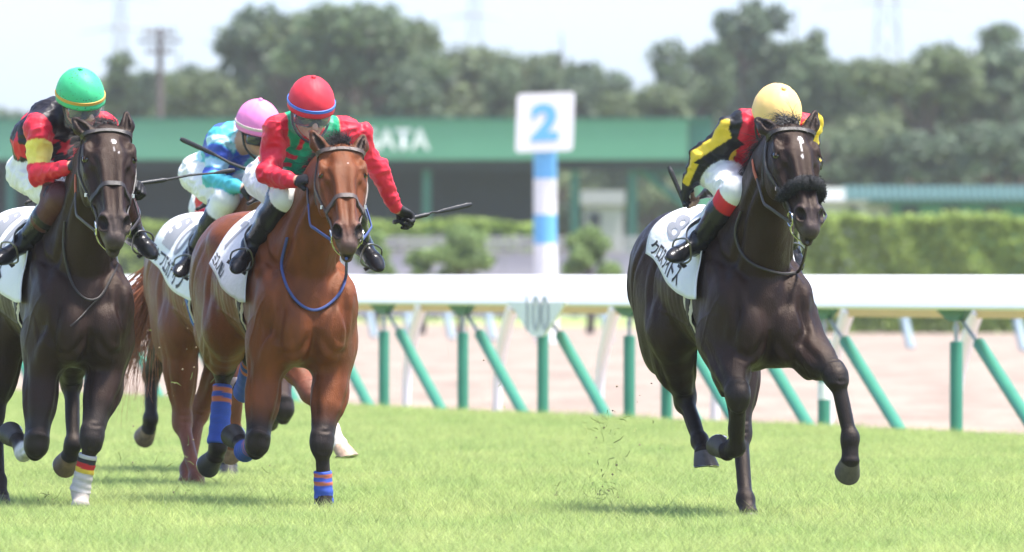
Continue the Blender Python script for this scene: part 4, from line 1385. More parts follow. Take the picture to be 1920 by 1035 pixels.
horse_cfgs['A'] = dict(u0=162, Y0=55.0, coat=BROWN2, points=(.018, .015, .015), blackup=.2, muzzle=(.055, .043, .042),
    label='dark brown racehorse with a small white star and one white bandaged foreleg',
    poll=(199, 248, .34), chin=(216, 466, .72), roll=-2, earR=(136, 220, .33), earL=(237, 208, .36),
    socks={'fL': (('fet', 'pas'), (.40, .35, .31)), 'fR': (('fet', 'can'), (.6, .57, .55))},
    fL=dict(E=(-.17, .165, .88), K=(172, 822, .05), F=(150, 922, .00), C=(151, 948, .04), bandage=([(0, 1, (.5, .46, .43)), (.0, .10, (.5, .48, .46)), (.10, .22, (.02, .02, .02)), (.22, .36, (.5, .02, .02)), (.36, .48, (.65, .45, .04))], .30, 1.0, .037, .041)),
    fR=dict(E=(-.19, -.165, .88), K=(68, 834, -.06), F=(44, 848, -.34), C=(32, 824, -.41), dn=(-.92, .15, .25), fw=(-.15, -.85, .30)),
    hL=dict(S=(-1.02, .20, .92), K=(134, 716, -1.30), F=(137, 832, -1.16), C=(131, 855, -1.20), dn=(-.93, -.1, -.35), fw=(.05, -.30, -.95), hoof=(.16, .10, .06)),
    hR=dict(S=(-1.02, -.20, .92), K=(-12, 775, -1.00), F=(-4, 902, -.80), C=(0, 930, -.74), dn=(.0, 0, -1), fw=(1, 0, .0)),
    star=[(.105, .015, .015, .011, 1), (.145, .014, .014, .004, .4), (.165, .032, .006, .006, .5)], strap=LEATHER, grip_mat=RUBBER_OR, reinR=(143, 318, .12), reinL=(236, 330, .12),
    forelock=(-.5, -.1, .5), forelen=.07, manedir=(-.5, -.6, .3), manelen=.12,
    loops=[('neck_rein', LEATHER, .0065, [(124, 415), (122, 470), (135, 530), (155, 558), (178, 562), (195, 545), (215, 510), (228, 468)]),
           ('rein_end', LEATHER, .004, [(184, 558), (165, 578), (148, 597), (132, 612)])],
    print=[('11', INK_GREY, .10, .46, .66, .20, 'numeral', .02), ('コスモナイト', INK_BLACK, .04, .66, .95, .74, 'name_character', .025)])

horse_cfgs['C'] = dict(u0=477, Y0=60.0, coat=CHEST, points=(.17, .058, .035), muzzle=(.16, .08, .06), mane=(.16, .05, .025), voxel=.0085, red=True,
    label='chestnut racehorse with a blue girth, half hidden behind the bright bay',
    poll=(540, 300, .34), chin=(556, 470, .70), socks={'fL': (('fet', 'pas'), (.62, .55, .5))},
    fL=dict(K=(581, 735, .24), F=(622, 806, .42), C=(636, 834, .45), dn=(.15, .15, -.95), fw=(.6, .75, .0), hoof=(.48, .32, .22)),
    fR=dict(K=(447, 705, .20), F=(438, 808, .05), C=(436, 832, .0), dn=(-.9, 0, -.4), fw=(.3, -.1, -.95), hoof=(.2, .12, .09)),
    hR=dict(S=(-.98, -.20, .90), K=(342, 792, -1.02), F=(368, 896, -.80), C=(376, 921, -.75), dn=(.1, 0, -1), fw=(1, 0, 0), hoof=(.13, .08, .06)),
    hL=dict(S=(-1.04, .20, .92), K=(374, 770, -1.30), F=(352, 882, -1.22), C=(348, 906, -1.16), dn=(0, 0, -1), fw=(1, 0, 0), hoof=(.13, .08, .06)),
    strap=LEATHER_BR, manedir=(-.5, -.3, .5), manelen=.12, tail=(-.45, -.62, -.62), taillen=.90, taildroop=.5, tailr=.0046,
    girth=[(-.48, GIRTH_CREAM, .085), (-.48, simple('blue_girth', (.03, .13, .42), .6, .15, 40, .3, 300), .045)],
    print=[('10', INK_GREY, .10, .55, .66, .20, 'numeral', .02), ('サフエカアサン', INK_BLACK, .04, .80, .95, .74, 'name_character', .025)])

horse_cfgs['E'] = dict(u0=462, Y0=64.2, coat=(.035, .019, .017), voxel=.010, hair=True, forelock=(-.4, 0, .4),
    label='dark bay racehorse at the back of the group, only croup and legs showing',
    poll=(545, 330, .30), chin=(560, 480, .66),
    fL=dict(K=(533, 768, .15), F=(507, 793, -.12), C=(495, 789, -.18), dn=(-.2, 0, .9), fw=(-.8, -.3, .1)),
    fR=dict(K=(430, 760, .10), F=(428, 850, .02), C=(428, 872, .05)),
    hR=dict(S=(-1.02, -.20, .92), K=(284, 700, -1.32), F=(283, 784, -1.26), C=(279, 804, -1.30), dn=(-.9, -.1, -.35), fw=(.05, -.3, -.93), hoof=(.20, .13, .08)),
    hL=dict(S=(-1.02, .20, .92), K=(400, 740, -1.10), F=(420, 830, -.90), C=(424, 852, -.84)),
    girth=[(-.5, GIRTH_CREAM, .07)])

def star_mask(x, y, cx, cy, r, rot):
    dx, dy = x - cx, y - cy
    a = np.arctan2(dx, dy) + rot; d = np.hypot(dx, dy)
    k = (a / (2 * math.pi / 5)) % 1.0
    k = np.abs(k - .5) * 2                       # 1 at a point, 0 between points
    ri, ro = r * .40, r
    ang = (1 - k) * math.pi / 5
    px, py = ro, 0; qx, qy = ri * math.cos(math.pi / 5), ri * math.sin(math.pi / 5)
    ca, sa = np.cos(ang), np.sin(ang)
    lim = (px * qy - py * qx) / (ca * (qy - py) - sa * (qx - px))
    return d < lim

def limb_angle(c, a, b, ref):
    """angle round a limb a-b, 0 towards ref"""
    ax = unit(c['P'][b] - c['P'][a]); rf = unit(A3(ref) - ax * (A3(ref) @ ax)); o = np.cross(ax, rf)
    q = c['V'] - c['P'][a]
    return np.arctan2(q @ o, q @ rf)

def paint_D(c):
    tg, la, lb, ls, setc, P, V = (c[k] for k in ('tg', 'la', 'lb', 'ls', 'setc', 'P', 'V'))
    tor = tg == 'tor'
    setc(tor & (np.abs(la) > .150) & (ls < .55), BLK, .42)
    for q, sd in (('R', -1), ('L', 1)):
        arm = np.isin(tg, [q + 'U', q + 'L', q + 'C'])
        setc(arm, BLK, .40)
        setc((tg == q + 'U') & ((V - P[q + 'sh']) @ unit(P[q + 'el'] - P[q + 'sh']) < .045) & ((V - P[q + 'sh']) @ c['lat'] * sd < .040), RED, .42)
        for a, b, parts in ((q + 'sh', q + 'el', (q + 'U',)), (q + 'el', q + 'wr', (q + 'L',))):
            th = limb_angle(c, a, b, (.85, sd * .20, .35))
            m = np.isin(tg, parts)
            d = np.linalg.norm(V - P[q + 'sh'], axis=1)
            setc(m & (np.abs(th) < .50) & (d > .095), YEL, .45)
            setc(m & (np.abs(np.abs(th) - 2.0) < .22) & (d > .085), YEL, .45)
        setc(tg == q + 'C', (.03, .027, .03), .6)

def paint_B(c):
    tg, la, lb, ls, setc, P, V = (c[k] for k in ('tg', 'la', 'lb', 'ls', 'setc', 'P', 'V'))
    tor = tg == 'tor'
    front = lb < .06
    vest = tor & (np.abs(la) < .125) & (np.abs(la) > .055)
    setc(vest, GREEN, .42)
    low = tor & front & (np.abs(la) < .13) & (ls < .80)
    band = np.sin(ls * 34 + np.abs(la) * 6)
    setc(low & (band > -.35), GREEN, .42)
    setc(low & (band <= -.35) & (np.abs(la) < .11), RED, .42)
    setc(tor & front & (np.abs(la) < .028), GREEN, .42)

def paint_A(c):
    tg, la, lb, ls, setc, P, V = (c[k] for k in ('tg', 'la', 'lb', 'ls', 'setc', 'P', 'V'))
    tor = np.isin(tg, ['tor']) | ((tg == 'pel') & (ls > .02))
    setc(tor, (.016, .014, .020), .36)
    L = float(np.linalg.norm(P['neck'] - P['pelvis']))
    th = np.arctan2(la, lb) * .16                  # arc length round the trunk
    y = ls * L
    for cx, cy, r, rot in ((-.17, .12, .085, .3), (-.14, .33, .085, 1.0), (-.30, .20, .085, .5), (-.31, .36, .085, .2), (.02, .22, .09, .4), (.17, .12, .085, .3), (.15, .33, .085, 1.0), (.31, .22, .085, .4), (-.44, .16, .085, .8), (-.42, .33, .08, .1), (.45, .3, .08, .3)):
        setc(tor & star_mask(th, y, cx, cy, r, rot), RED, .40)
    for q in 'RL':
        setc(np.isin(tg, [q + 'U', q + 'L', q + 'C']), RED, .42)
        t = (V - P[q + 'sh']) @ unit(P[q + 'el'] - P[q + 'sh'])
        setc((tg == q + 'U') & (t > .085) & (t < .195), (.80, .66, .14), .42)

def paint_C(c):
    tg, la, lb, ls, setc, P, V = (c[k] for k in ('tg', 'la', 'lb', 'ls', 'setc', 'P', 'V'))
    tor = tg == 'tor'
    n1 = vnoise(V, 16, 51)
    setc(tor & (n1 > .12), BLUE, .42)
    setc(tor & (n1 < -.25), (.40, .66, .75), .42)
    setc(tor & (np.abs(la) < .045), BLUE, .42)
    for q in 'RL':
        t = (V - P[q + 'sh']) @ unit(P[q + 'el'] - P[q + 'sh'])
        m = tg == q + 'U'
        setc(m & (t > .06) & (t < .12), BLUE, .42); setc(m & (t > .0) & (t < .05), (.45, .70, .78), .42)
        setc(m & (t > .125) & (t < .17), (.40, .62, .78), .42); setc(m & (t > .175) & (t < .215), BLUE, .42)

jockey_cfgs = {}
jockey_cfgs['D'] = dict(label='jockey in black and yellow sleeves and a yellow cap, whip hand stretched back', paint=paint_D, silk=RED, cap=cap_mat('yellow_cap', (.90, .58, .21), rough=.34), cuff=(.55, .02, .03), hem=-.02,
    hup=(.62, .06, .78), hfw=(.78, .05, -.62), collar=RED, fingerless=True, wrist=BLK, boot_top=.20, Rpalm=(-.1, .6, -.4), Rcurl=(55, 70, 40),
    pts=dict(pelvis=(1372, 312, -.60), neck=(1444, 244, -.22), head=(1452, 226, -.08),
             Rsh=(1396, 236, -.24), Rel=(1314, 292, -.36), Rwr=(1291, 345, -.55), Rha=(1284, 368, -.60),
             Lsh=(1503, 240, -.20), Lel=(1521, 304, -.14), Lwr=(1496, 345, .02), Lha=(1482, 358, .08),
             Rkn=(1380, 358, -.10), Ran=(1312, 452, -.34), Rtoe=(1256, 484, -.26), Lkn=(-.20, .15, 1.58), Lan=(-.50, .255, 1.34), Ltoe=(-.42, .285, 1.24)))
jockey_cfgs['B'] = dict(label='jockey in red and green silks and a red cap, one arm swung out', paint=paint_B, silk=RED, cap=cap_mat('red_cap', (.66, .035, .055), rough=.4),
    band=simple('blue_cap_band', (.05, .17, .58), .5, .1, 30), visor=True, collar=RED, hup=(.42, -.02, .91), hfw=(.91, .0, -.42), boot_top=.14,
    Rpalm=(.1, .6, -.5), Lpalm=(.3, -.3, -.8), Lcurl=(60, 70, 45),
    pts=dict(pelvis=(524, 330, -.62), neck=(582, 236, -.24), head=(582, 211, -.13),
             Rsh=(520, 246, -.26), Rel=(502, 326, -.14), Rwr=(552, 341, .06), Rha=(578, 334, .13),
             Lsh=(646, 246, -.24), Lel=(709, 316, -.32), Lwr=(741, 388, -.38), Lha=(764, 402, -.40),
             Rkn=(535, 370, -.10), Ran=(474, 458, -.34), Rtoe=(440, 506, -.21), Lkn=(652, 372, -.18), Lan=(678, 458, -.44), Ltoe=(712, 500, -.30)))
jockey_cfgs['A'] = dict(label='jockey in black silks with red stars and a green cap', paint=paint_A, silk=(.016, .014, .02),
    cap=cap_mat('green_cap', (.06, .50, .22), speckle=.44, rough=.36), band=simple('gold_cap_band', (.52, .30, .05), .5, .1, 30), visor=True, collar=BLK,
    hup=(.42, -.08, .90), hfw=(.85, .30, -.42), boot_upper=(.075, .022, .018), upper_from=.0, boot_top=.10, hem=.02, bulk=[(68, 262, -.50, .125)], Rpalm=(.1, .6, -.5), Lpalm=(.3, -.4, -.8),
    pts=dict(pelvis=(80, 316, -.64), neck=(122, 210, -.28), head=(150, 196, -.13),
             Rsh=(74, 238, -.26), Rel=(72, 326, -.20), Rwr=(128, 314, .02), Rha=(150, 304, .08),
             Lsh=(190, 236, -.22), Lel=(228, 305, -.26), Lwr=(236, 345, -.10), Lha=(250, 346, -.06),
             Rkn=(116, 372, -.08), Ran=(48, 452, -.34), Rtoe=(-4, 490, -.28), Lkn=(226, 372, -.16), Lan=(252, 440, -.44), Ltoe=(286, 474, -.31)))
jockey_cfgs['C'] = dict(label='jockey in turquoise and blue silks and a pink cap', paint=paint_C, silk=CYAN, voxel=.0065,
    cap=cap_mat('pink_cap', (.84, .24, .54), rough=.38), band=simple('cream_cap_band', (.60, .50, .46), .5, .1, 30), collar=SKIN, hup=(.34, .02, .93), hfw=(.85, .30, -.40), boot_top=.30, Rpalm=(.1, .6, -.5),
    pts=dict(pelvis=(398, 322, -.64), neck=(458, 260, -.24), head=(482, 250, -.10),
             Rsh=(416, 264, -.28), Rel=(398, 334, -.22), Rwr=(450, 352, .0), Rha=(476, 356, .06),
             Lsh=(515, 262, -.22), Lel=(545, 320, -.14), Lwr=(540, 350, .02), Lha=(525, 350, .08),
             Rkn=(424, 374, -.12), Ran=(362, 480, -.34), Rtoe=(332, 514, -.22), Lkn=(-.18, .15, 1.55), Lan=(-.44, .285, 1.30), Ltoe=(-.33, .335, 1.22)))
jockey_cfgs['E'] = dict(label='jockey in red silks hidden behind the turquoise jockey', paint=lambda c: None, silk=RED, voxel=.009,
    cap=cap_mat('white_cap', (.7, .7, .7)), hup=(.6, 0, .8), hfw=(.8, 0, -.6),
    pts=dict(pelvis=(-.62, 0, 1.62), neck=(-.24, 0, 1.75), head=(-.10, 0, 1.76), Rsh=(-.26, -.17, 1.72), Rel=(-.10, -.2, 1.50), Rwr=(.1, -.1, 1.50), Rha=(.16, -.08, 1.5),
             Lsh=(-.26, .17, 1.72), Lel=(-.10, .2, 1.50), Lwr=(.1, .1, 1.50), Lha=(.16, .08, 1.5), Rkn=(-.18, -.15, 1.52), Ran=(-.44, -.285, 1.28), Rtoe=(-.33, -.335, 1.20),
             Lkn=(-.18, .15, 1.52), Lan=(-.44, .285, 1.28), Ltoe=(-.33, .335, 1.20)))
# points given as local metres rather than picture positions
LOCAL = {('D', 'Lkn'), ('D', 'Lan'), ('D', 'Ltoe'), ('C', 'Lkn'), ('C', 'Lan'), ('C', 'Ltoe')}
for k, J in jockey_cfgs.items():
    for n in list(J['pts']):
        if k == 'E' or (k, n) in LOCAL: J['pts'][n] = tuple(J['pts'][n]) + (0,)

ONLY = None
HS = {}
for key in 'DBACE':
    if ONLY and key not in ONLY: continue
    HS[key] = make_horse(horse_cfgs[key])
    make_tack(HS[key])
    HS[key]['P'] = make_jockey(HS[key], jockey_cfgs[key])

def whip_px(label, key, hand, tip, s0, s1, **kw):
    fr = HS[key]['fr']
    def w(p, s):
        q = fr.J(p[0], p[1], s); return fr.base + fr.h * q[0] + fr.l * q[1] + A3((0, 0, q[2]))
    a, b = w(hand, s0), w(tip, s1)
    return make_whip(label, a, b, fr, **kw)
if 'D' in HS: whip_px('black whip pointing up from the fist of the yellow-capped jockey', 'D', (1286, 388), (1254, 312), -.58, -.62, flap=.11, fr_=.65)
if 'B' in HS: whip_px('black whip swung out level by the red-capped jockey', 'B', (737, 417), (884, 383), -.42, -.50, flap=.19)
if 'A' in HS: whip_px('black whip reaching out beside the head of the horse with the white star', 'A', (240, 347), (440, 319), -.06, -.12, flap=.10, r=.0065)
if 'C' in HS: whip_px('thick black whip crossing in front of the turquoise jockey', 'C', (520, 344), (338, 260), .12, .06, flap=.20, r=.010, fr_=.7)
# ====SETTING
# ------------------------------------------------------------------ ground, turf, dirt track
FP0 = A3((-1.13, 100.4, 0)); FA = unit((4.42, -16.1, 0)); FN = A3((-FA[1], FA[0], 0))     # rail line: a point, its direction, away from the camera
def fence_pt(u, b=0.0):
    """point of the rail line (moved b metres away from the turf) that shows at column u"""
    p = FP0 + FN * b
    k = (u - 960) / FPX
    t = (k * p[1] - p[0]) / (FA[0] - k * FA[1])
    return p + FA * t

def ground_mat():
    m, nt, b = nodes_of('soil_and_thatch')
    tc = nd(nt, 'ShaderNodeTexCoord')
    nz = nd(nt, 'ShaderNodeTexNoise'); nz.inputs['Scale'].default_value = .8; nz.inputs['Detail'].default_value = 8
    nt.links.new(tc.outputs['Object'], nz.inputs['Vector'])
    cr = nd(nt, 'ShaderNodeValToRGB')
    cr.color_ramp.elements[0].color = (.20, .26, .07, 1); cr.color_ramp.elements[1].color = (.30, .36, .11, 1)
    nt.links.new(nz.outputs['Fac'], cr.inputs[0]); nt.links.new(cr.outputs[0], b.inputs['Base Color'])
    b.inputs['Roughness'].default_value = .9
    return m
def dirt_mat():
    m, nt, b = nodes_of('dirt_track_sand')
    tc = nd(nt, 'ShaderNodeTexCoord'); mp = nd(nt, 'ShaderNodeMapping'); mp.inputs['Scale'].default_value = (1.2, .12, 1); mp.inputs['Rotation'].default_value = (0, 0, math.atan2(FA[1], FA[0]) + R(90))
    nt.links.new(tc.outputs['Object'], mp.inputs['Vector'])
    nz = nd(nt, 'ShaderNodeTexNoise'); nz.inputs['Scale'].default_value = 1.0; nz.inputs['Detail'].default_value = 8; nz.inputs['Roughness'].default_value = .65
    nt.links.new(mp.outputs[0], nz.inputs['Vector'])
    cr = nd(nt, 'ShaderNodeValToRGB')
    cr.color_ramp.elements[0].position = .32; cr.color_ramp.elements[0].color = (.205, .155, .118, 1)
    cr.color_ramp.elements[1].position = .62; cr.color_ramp.elements[1].color = (.325, .25, .195, 1)
    nt.links.new(nz.outputs['Fac'], cr.inputs[0]); nt.links.new(cr.outputs[0], b.inputs['Base Color'])
    b.inputs['Roughness'].default_value = .95
    n2 = nd(nt, 'ShaderNodeTexNoise'); n2.inputs['Scale'].default_value = 7; n2.inputs['Detail'].default_value = 6
    nt.links.new(tc.outputs['Object'], n2.inputs['Vector'])
    bp = nd(nt, 'ShaderNodeBump'); bp.inputs['Strength'].default_value = .9; bp.inputs['Distance'].default_value = .08
    nt.links.new(n2.outputs['Fac'], bp.inputs['Height']); nt.links.new(bp.outputs[0], b.inputs['Normal'])
    return m
def sheet(name, pts, mat, kind='structure'):
    o = obj(name, mesh_np(name, pts, [list(range(len(pts)))], False), mat)
    tag(o, kind=kind); return o
sheet('ground', [(-3000, -50, -.012), (3000, -50, -.012), (3000, 7000, -.012), (-3000, 7000, -.012)], ground_mat())
def strip(a0, a1, b0, b1, z): return [tuple(FP0 + FA * a + FN * b + A3((0, 0, z))) for a, b in ((a0, b0), (a1, b0), (a1, b1), (a0, b1))]
sheet('dirt_track', strip(-420, 130, .35, 48, -.004), dirt_mat())

def leaf_mat(name, c, trans=.35, var=.35, rough=.6, patch=False):
    m = bpy.data.materials.new(name); m.use_nodes = True; nt = m.node_tree; MAT[name] = m
    nt.nodes.clear()
    out = nd(nt, 'ShaderNodeOutputMaterial'); ge = nd(nt, 'ShaderNodeNewGeometry')
    mp = nd(nt, 'ShaderNodeMapRange'); mp.inputs['To Min'].default_value = 1 - var; mp.inputs['To Max'].default_value = 1 + var
    nt.links.new(ge.outputs['Random Per Island'], mp.inputs['Value'])
    hs = nd(nt, 'ShaderNodeVectorMath', operation='SCALE'); hs.inputs[0].default_value = c
    nt.links.new(mp.outputs[0], hs.inputs['Scale'])
    if patch:                                              # worn, yellower and deeper green patches of turf
        pz = nd(nt, 'ShaderNodeTexNoise'); pz.inputs['Scale'].default_value = 1.7; pz.inputs['Detail'].default_value = 5; pz.inputs['Roughness'].default_value = .62
        mpp = nd(nt, 'ShaderNodeMapping'); mpp.inputs['Scale'].default_value = (1, .35, 1)
        nt.links.new(ge.outputs['Position'], mpp.inputs['Vector']); nt.links.new(mpp.outputs[0], pz.inputs['Vector'])
        cr = nd(nt, 'ShaderNodeValToRGB')
        cr.color_ramp.elements[0].position = .34; cr.color_ramp.elements[0].color = (c[0] * .80, c[1] * .88, c[2] * .85, 1)
        cr.color_ramp.elements[1].position = .66; cr.color_ramp.elements[1].color = (c[0] * 1.12, c[1] * 1.05, c[2] * 1.15, 1)
        nt.links.new(pz.outputs['Fac'], cr.inputs[0]); nt.links.new(cr.outputs[0], hs.inputs[0])
    d = nd(nt, 'ShaderNodeBsdfPrincipled'); d.inputs['Roughness'].default_value = rough; d.inputs['Specular IOR Level'].default_value = .3
    t = nd(nt, 'ShaderNodeBsdfTranslucent'); mx = nd(nt, 'ShaderNodeMixShader'); mx.inputs[0].default_value = trans
    nt.links.new(hs.outputs[0], d.inputs['Base Color']); nt.links.new(hs.outputs[0], t.inputs['Color'])
    nt.links.new(d.outputs[0], mx.inputs[1]); nt.links.new(t.outputs[0], mx.inputs[2]); nt.links.new(mx.outputs[0], out.inputs[0])
    return m

def grass():
    """one mass of turf: a tuft patch scattered over the course by geometry nodes"""
    rg = np.random.default_rng(3)
    mat = leaf_mat('grass_blades', (.41, .495, .165), .5, .48, .5, patch=True)
    nb, pw = 800, .70
    V, F = [], []
    for i in range(nb):
        x, y = rg.uniform(-pw / 2, pw / 2, 2)
        hgt = rg.uniform(.05, .098) * (1.25 if rg.uniform() < .08 else 1)
        az = rg.uniform(0, 6.28); lean = rg.uniform(.35, 1.5) * hgt
        w = rg.uniform(.0014, .0028); wa = rg.uniform(0, 6.28)
        wx, wy = math.cos(wa) * w, math.sin(wa) * w
        dx, dy = math.cos(az) * lean, math.sin(az) * lean
        b = len(V)
        V += [(x - wx, y - wy, -.01), (x + wx, y + wy, -.01), (x + dx * .3 + wx, y + dy * .3 + wy, hgt * .55), (x + dx * .3 - wx, y + dy * .3 - wy, hgt * .55), (x + dx, y + dy, hgt)]
        F += [[b, b + 1, b + 2, b + 3], [b + 3, b + 2, b + 4]]
    src = bpy.data.objects.new('grass_tuft_patch', mesh_np('grass_tuft_patch', V, F, False))
    src.data.materials.append(mat)
    pts = []
    step = .40
    y = 43.0
    while y < 116:
        half = y * 960 / FPX + 1.6
        x = -half
        while x < half:
            p = A3((x + rg.uniform(-.18, .18), y + rg.uniform(-.18, .18), 0))
            if (p - FP0) @ FN < -1.1: pts.append(p)
            x += step
        y += step
    me = bpy.data.meshes.new('grass'); me.from_pydata([tuple(p) for p in pts], [], [])
    o = obj('grass', me, mat)
    tag(o, 'bright green racecourse turf under the horses', 'grass', kind='stuff')
    ng = bpy.data.node_groups.new('scatter_grass', 'GeometryNodeTree')
    ng.interface.new_socket('Geometry', in_out='INPUT', socket_type='NodeSocketGeometry')
    ng.interface.new_socket('Geometry', in_out='OUTPUT', socket_type='NodeSocketGeometry')
    gi = ng.nodes.new('NodeGroupInput'); go = ng.nodes.new('NodeGroupOutput')
    oi = ng.nodes.new('GeometryNodeObjectInfo'); oi.inputs['Object'].default_value = src; oi.transform_space = 'ORIGINAL'
    ip = ng.nodes.new('GeometryNodeInstanceOnPoints')
    rv = ng.nodes.new('FunctionNodeRandomValue'); rv.data_type = 'FLOAT_VECTOR'; rv.inputs[0].default_value = (0, 0, 0); rv.inputs[1].default_value = (0, 0, 6.283)
    r2 = ng.nodes.new('FunctionNodeRandomValue'); r2.data_type = 'FLOAT_VECTOR'; r2.inputs[0].default_value = (1, 1, 1.05); r2.inputs[1].default_value = (1, 1, 1.42)
    ng.links.new(gi.outputs[0], ip.inputs['Points']); ng.links.new(oi.outputs['Geometry'], ip.inputs['Instance'])
    ng.links.new(rv.outputs[0], ip.inputs['Rotation']); ng.links.new(r2.outputs[0], ip.inputs['Scale'])
    ng.links.new(ip.outputs[0], go.inputs[0])
    md = o.modifiers.new('scatter', 'NODES'); md.node_group = ng
    print('grass patches', len(pts))
grass()

# ------------------------------------------------------------------ turf rail
GREEN_PVC = simple('green_plastic_sleeve', (.04, .22, .145), .45, .12, 6, .1, 40)
GREEN_DK = simple('green_painted_bracket', (.02, .14, .09), .5, .2, 12)
WHITE_PL = simple('white_plastic_rail', (.84, .82, .79), .4, .04, 3, .05, 20)
GALV = simple('galvanised_steel', (.38, .40, .42), .4, .15, 20, metal=.8)
YELLOW_P = simple('ochre_rail_plate', (.62, .42, .12), .5, .15, 5)
GREYBLUE = simple('blue_grey_post', (.22, .30, .34), .5, .12, 6)

fence = empty('running_rail', FP0); tag(fence, 'white running rail on green posts along the turf', 'rail fence')
def F_(p): return tuple(A3(p) - FP0)
def at_u(u, z, along=0.0, b=0.0): return fence_pt(u, b) + FA * along + A3((0, 0, z))
RT, RB = 1.205, .955                # rail top and bottom
a0, a1 = -75.0, 34.0
sec = [(-.24, RB - .004), (-.262, RB + .016), (-.235, RB + .075), (-.17, RB + .150), (-.085, RT - .03), (.0, RT), (.05, RT - .012), (.085, RB + .17), (.09, RB + .05), (.07, RB)]
seg = np.arange(a0, a1 + .1, 5.45)
for i in range(len(seg) - 1):
    V = []
    for a in (seg[i] + .006, seg[i + 1] - .006):
        for b, z in sec: V.append(FA * a + FN * b + A3((0, 0, z)))
    n = len(sec)
    Fs = [[k, (k + 1) % n, n + (k + 1) % n, n + k] for k in range(n)] + [list(range(n)), [n + k for k in reversed(range(n))]]
    MB().add(V, Fs).build('rail', WHITE_PL, fence)
post_us = [590, 720, 868, 1018, 1180, 1250, 1381, 1545, 1793]
t_list = [fence_pt(u) for u in post_us]
step_ = 2.64
t_list = [t_list[0] - FA * step_ * k for k in range(12, 0, -1)] + t_list + [t_list[-1] + FA * step_ * k for k in (1, 2, 3)]
for i, p in enumerate(t_list):
    q = p - FP0
    mb = MB(); mb.tube([q + A3((0, 0, -.02)), q + A3((0, 0, .70)), q + A3((0, 0, .712)), q + A3((0, 0, .716))], [.049, .049, .046, .035], 18); po = mb.build('post', GREEN_PVC, fence)
    mb = MB(); mb.tube([q + A3((0, 0, .71)), q + A3((0, 0, .90))], .017, 10); mb.tube([q + A3((0, 0, .80)), q + A3((0, 0, .83))], .026, 10); mb.build('spindle', GALV, po)
    if i == 12 + 7:
        mb = MB(); mb.tube([q + A3((0, 0, .25)), q + A3((0, 0, .38))], .0505, 18); mb.build('white_band', WHITE_PL, po)
    # bracket plate under the rail
    mb = MB()
    prof = [(-.42, RB - .002), (.32, RB - .002), (.16, RB - .075), (.06, RB - .09), (-.06, RB - .09), (-.18, RB - .07)]
    V = [q + FA * a + FN * sgn + A3((0, 0, z)) for sgn in (-.03, .03) for a, z in prof]
    n = len(prof)
    mb.add(V, [list(range(n)), [n + k for k in reversed(range(n))]] + [[k, (k + 1) % n, n + (k + 1) % n, n + k] for k in range(n)])
    mb.build('bracket', GREEN_DK, fence)
    # brace leaning along the rail, towards the viewer's right
    top = q + FA * .10 + A3((0, 0, .88)); slv = q + FA * .56 + A3((0, 0, .70)); bot = q + FA * 2.05 + A3((0, 0, .0))
    mb = MB(); mb.tube([slv, bot], .049, 16); mb.build('brace', GREEN_PVC, fence)
    mb = MB(); mb.tube([top, slv + (bot - slv) * .05], .016, 8); mb.build('brace_rod', GALV, fence)

# rail plate with the distance
mk = empty('distance_marker', fence_pt(1008, -.28)); tag(mk, 'white plate with 100 hanging on the running rail', 'sign')
o_ = fence_pt(1008, -.28)
prof = [(-.92, RB + .03), (.86, RB + .03), (.72, RB - .04), (.30, RB - .22), (.16, RB - .255), (-.16, RB - .255), (-.34, RB - .20), (-.74, RB - .03)]
V = [FA * a + FN * (sgn) + A3((0, 0, z)) for sgn in (-.005, .012) for a, z in prof]
n = len(prof)
PLATE = simple('cream_marker_plate', (.84, .83, .78), .5, .06, 4)
MB().add(V, [list(range(n)), [n + k for k in reversed(range(n))]] + [[k, (k + 1) % n, n + (k + 1) % n, n + k] for k in range(n)]).build('plate', PLATE, mk)
INK_MK = simple('grey_marker_ink', (.48, .48, .50), .6, .1, 20)
INK_BLUE = simple('sky_blue_paint', (.14, .45, .74), .5, .06, 8)

def text_mesh(name, txt, fn, mat, parent, bold=.0, depth=.0):
    cu = bpy.data.curves.new('t', 'FONT'); cu.body = txt; cu.resolution_u = 6; cu.offset = bold
    to = bpy.data.objects.new('t', cu); col.objects.link(to)
    dg = bpy.context.evaluated_depsgraph_get()
    tm = bpy.data.meshes.new_from_object(to.evaluated_get(dg)); bpy.data.objects.remove(to)
    co = np.array([v.co[:] for v in tm.vertices])
    lo, hi = co.min(0), co.max(0)
    for v, c in zip(tm.vertices, co): v.co = Vector(fn((c[0] - lo[0]) / (hi[0] - lo[0]), (c[1] - lo[1]) / (hi[1] - lo[1])))
    tm.name = name
    return obj(name, tm, mat, parent)
text_mesh('numerals', '100', lambda x, y: FA * (-.34 + .72 * x) + FN * -.011 + A3((0, 0, RB - .215 + .30 * y)), INK_MK, mk, .012)

# ------------------------------------------------------------------ second rail on the dirt side, far rail
rail2 = empty('dirt_track_rail', FP0 + FN * 1.2); tag(rail2, 'rail of the dirt track with ochre plate and white bent stanchions, behind the running rail', 'rail fence')
B2 = 1.2
def box_along(mb, a0, a1, b0, b1, z0, z1):
    V = [FA * a + FN * b + A3((0, 0, z)) for a in (a0, a1) for b, z in ((b0, z0), (b1, z0), (b1, z1), (b0, z1))]
    mb.add(V, [[0, 1, 2, 3], [7, 6, 5, 4], [0, 4, 5, 1], [1, 5, 6, 2], [2, 6, 7, 3], [3, 7, 4, 0]])
box_along(mb := MB(), -75, 34, -.05, .08, .945, 1.13); mb.build('rail', WHITE_PL, rail2, False)
box_along(mb := MB(), -75, 34, -.06, -.03, .875, .940); mb.build('ochre_plate', YELLOW_P, rail2, False)
st_us = [640, 800, 972, 1165, 1385, 1602, 1843]
ps = [fence_pt(u, B2) for u in st_us]
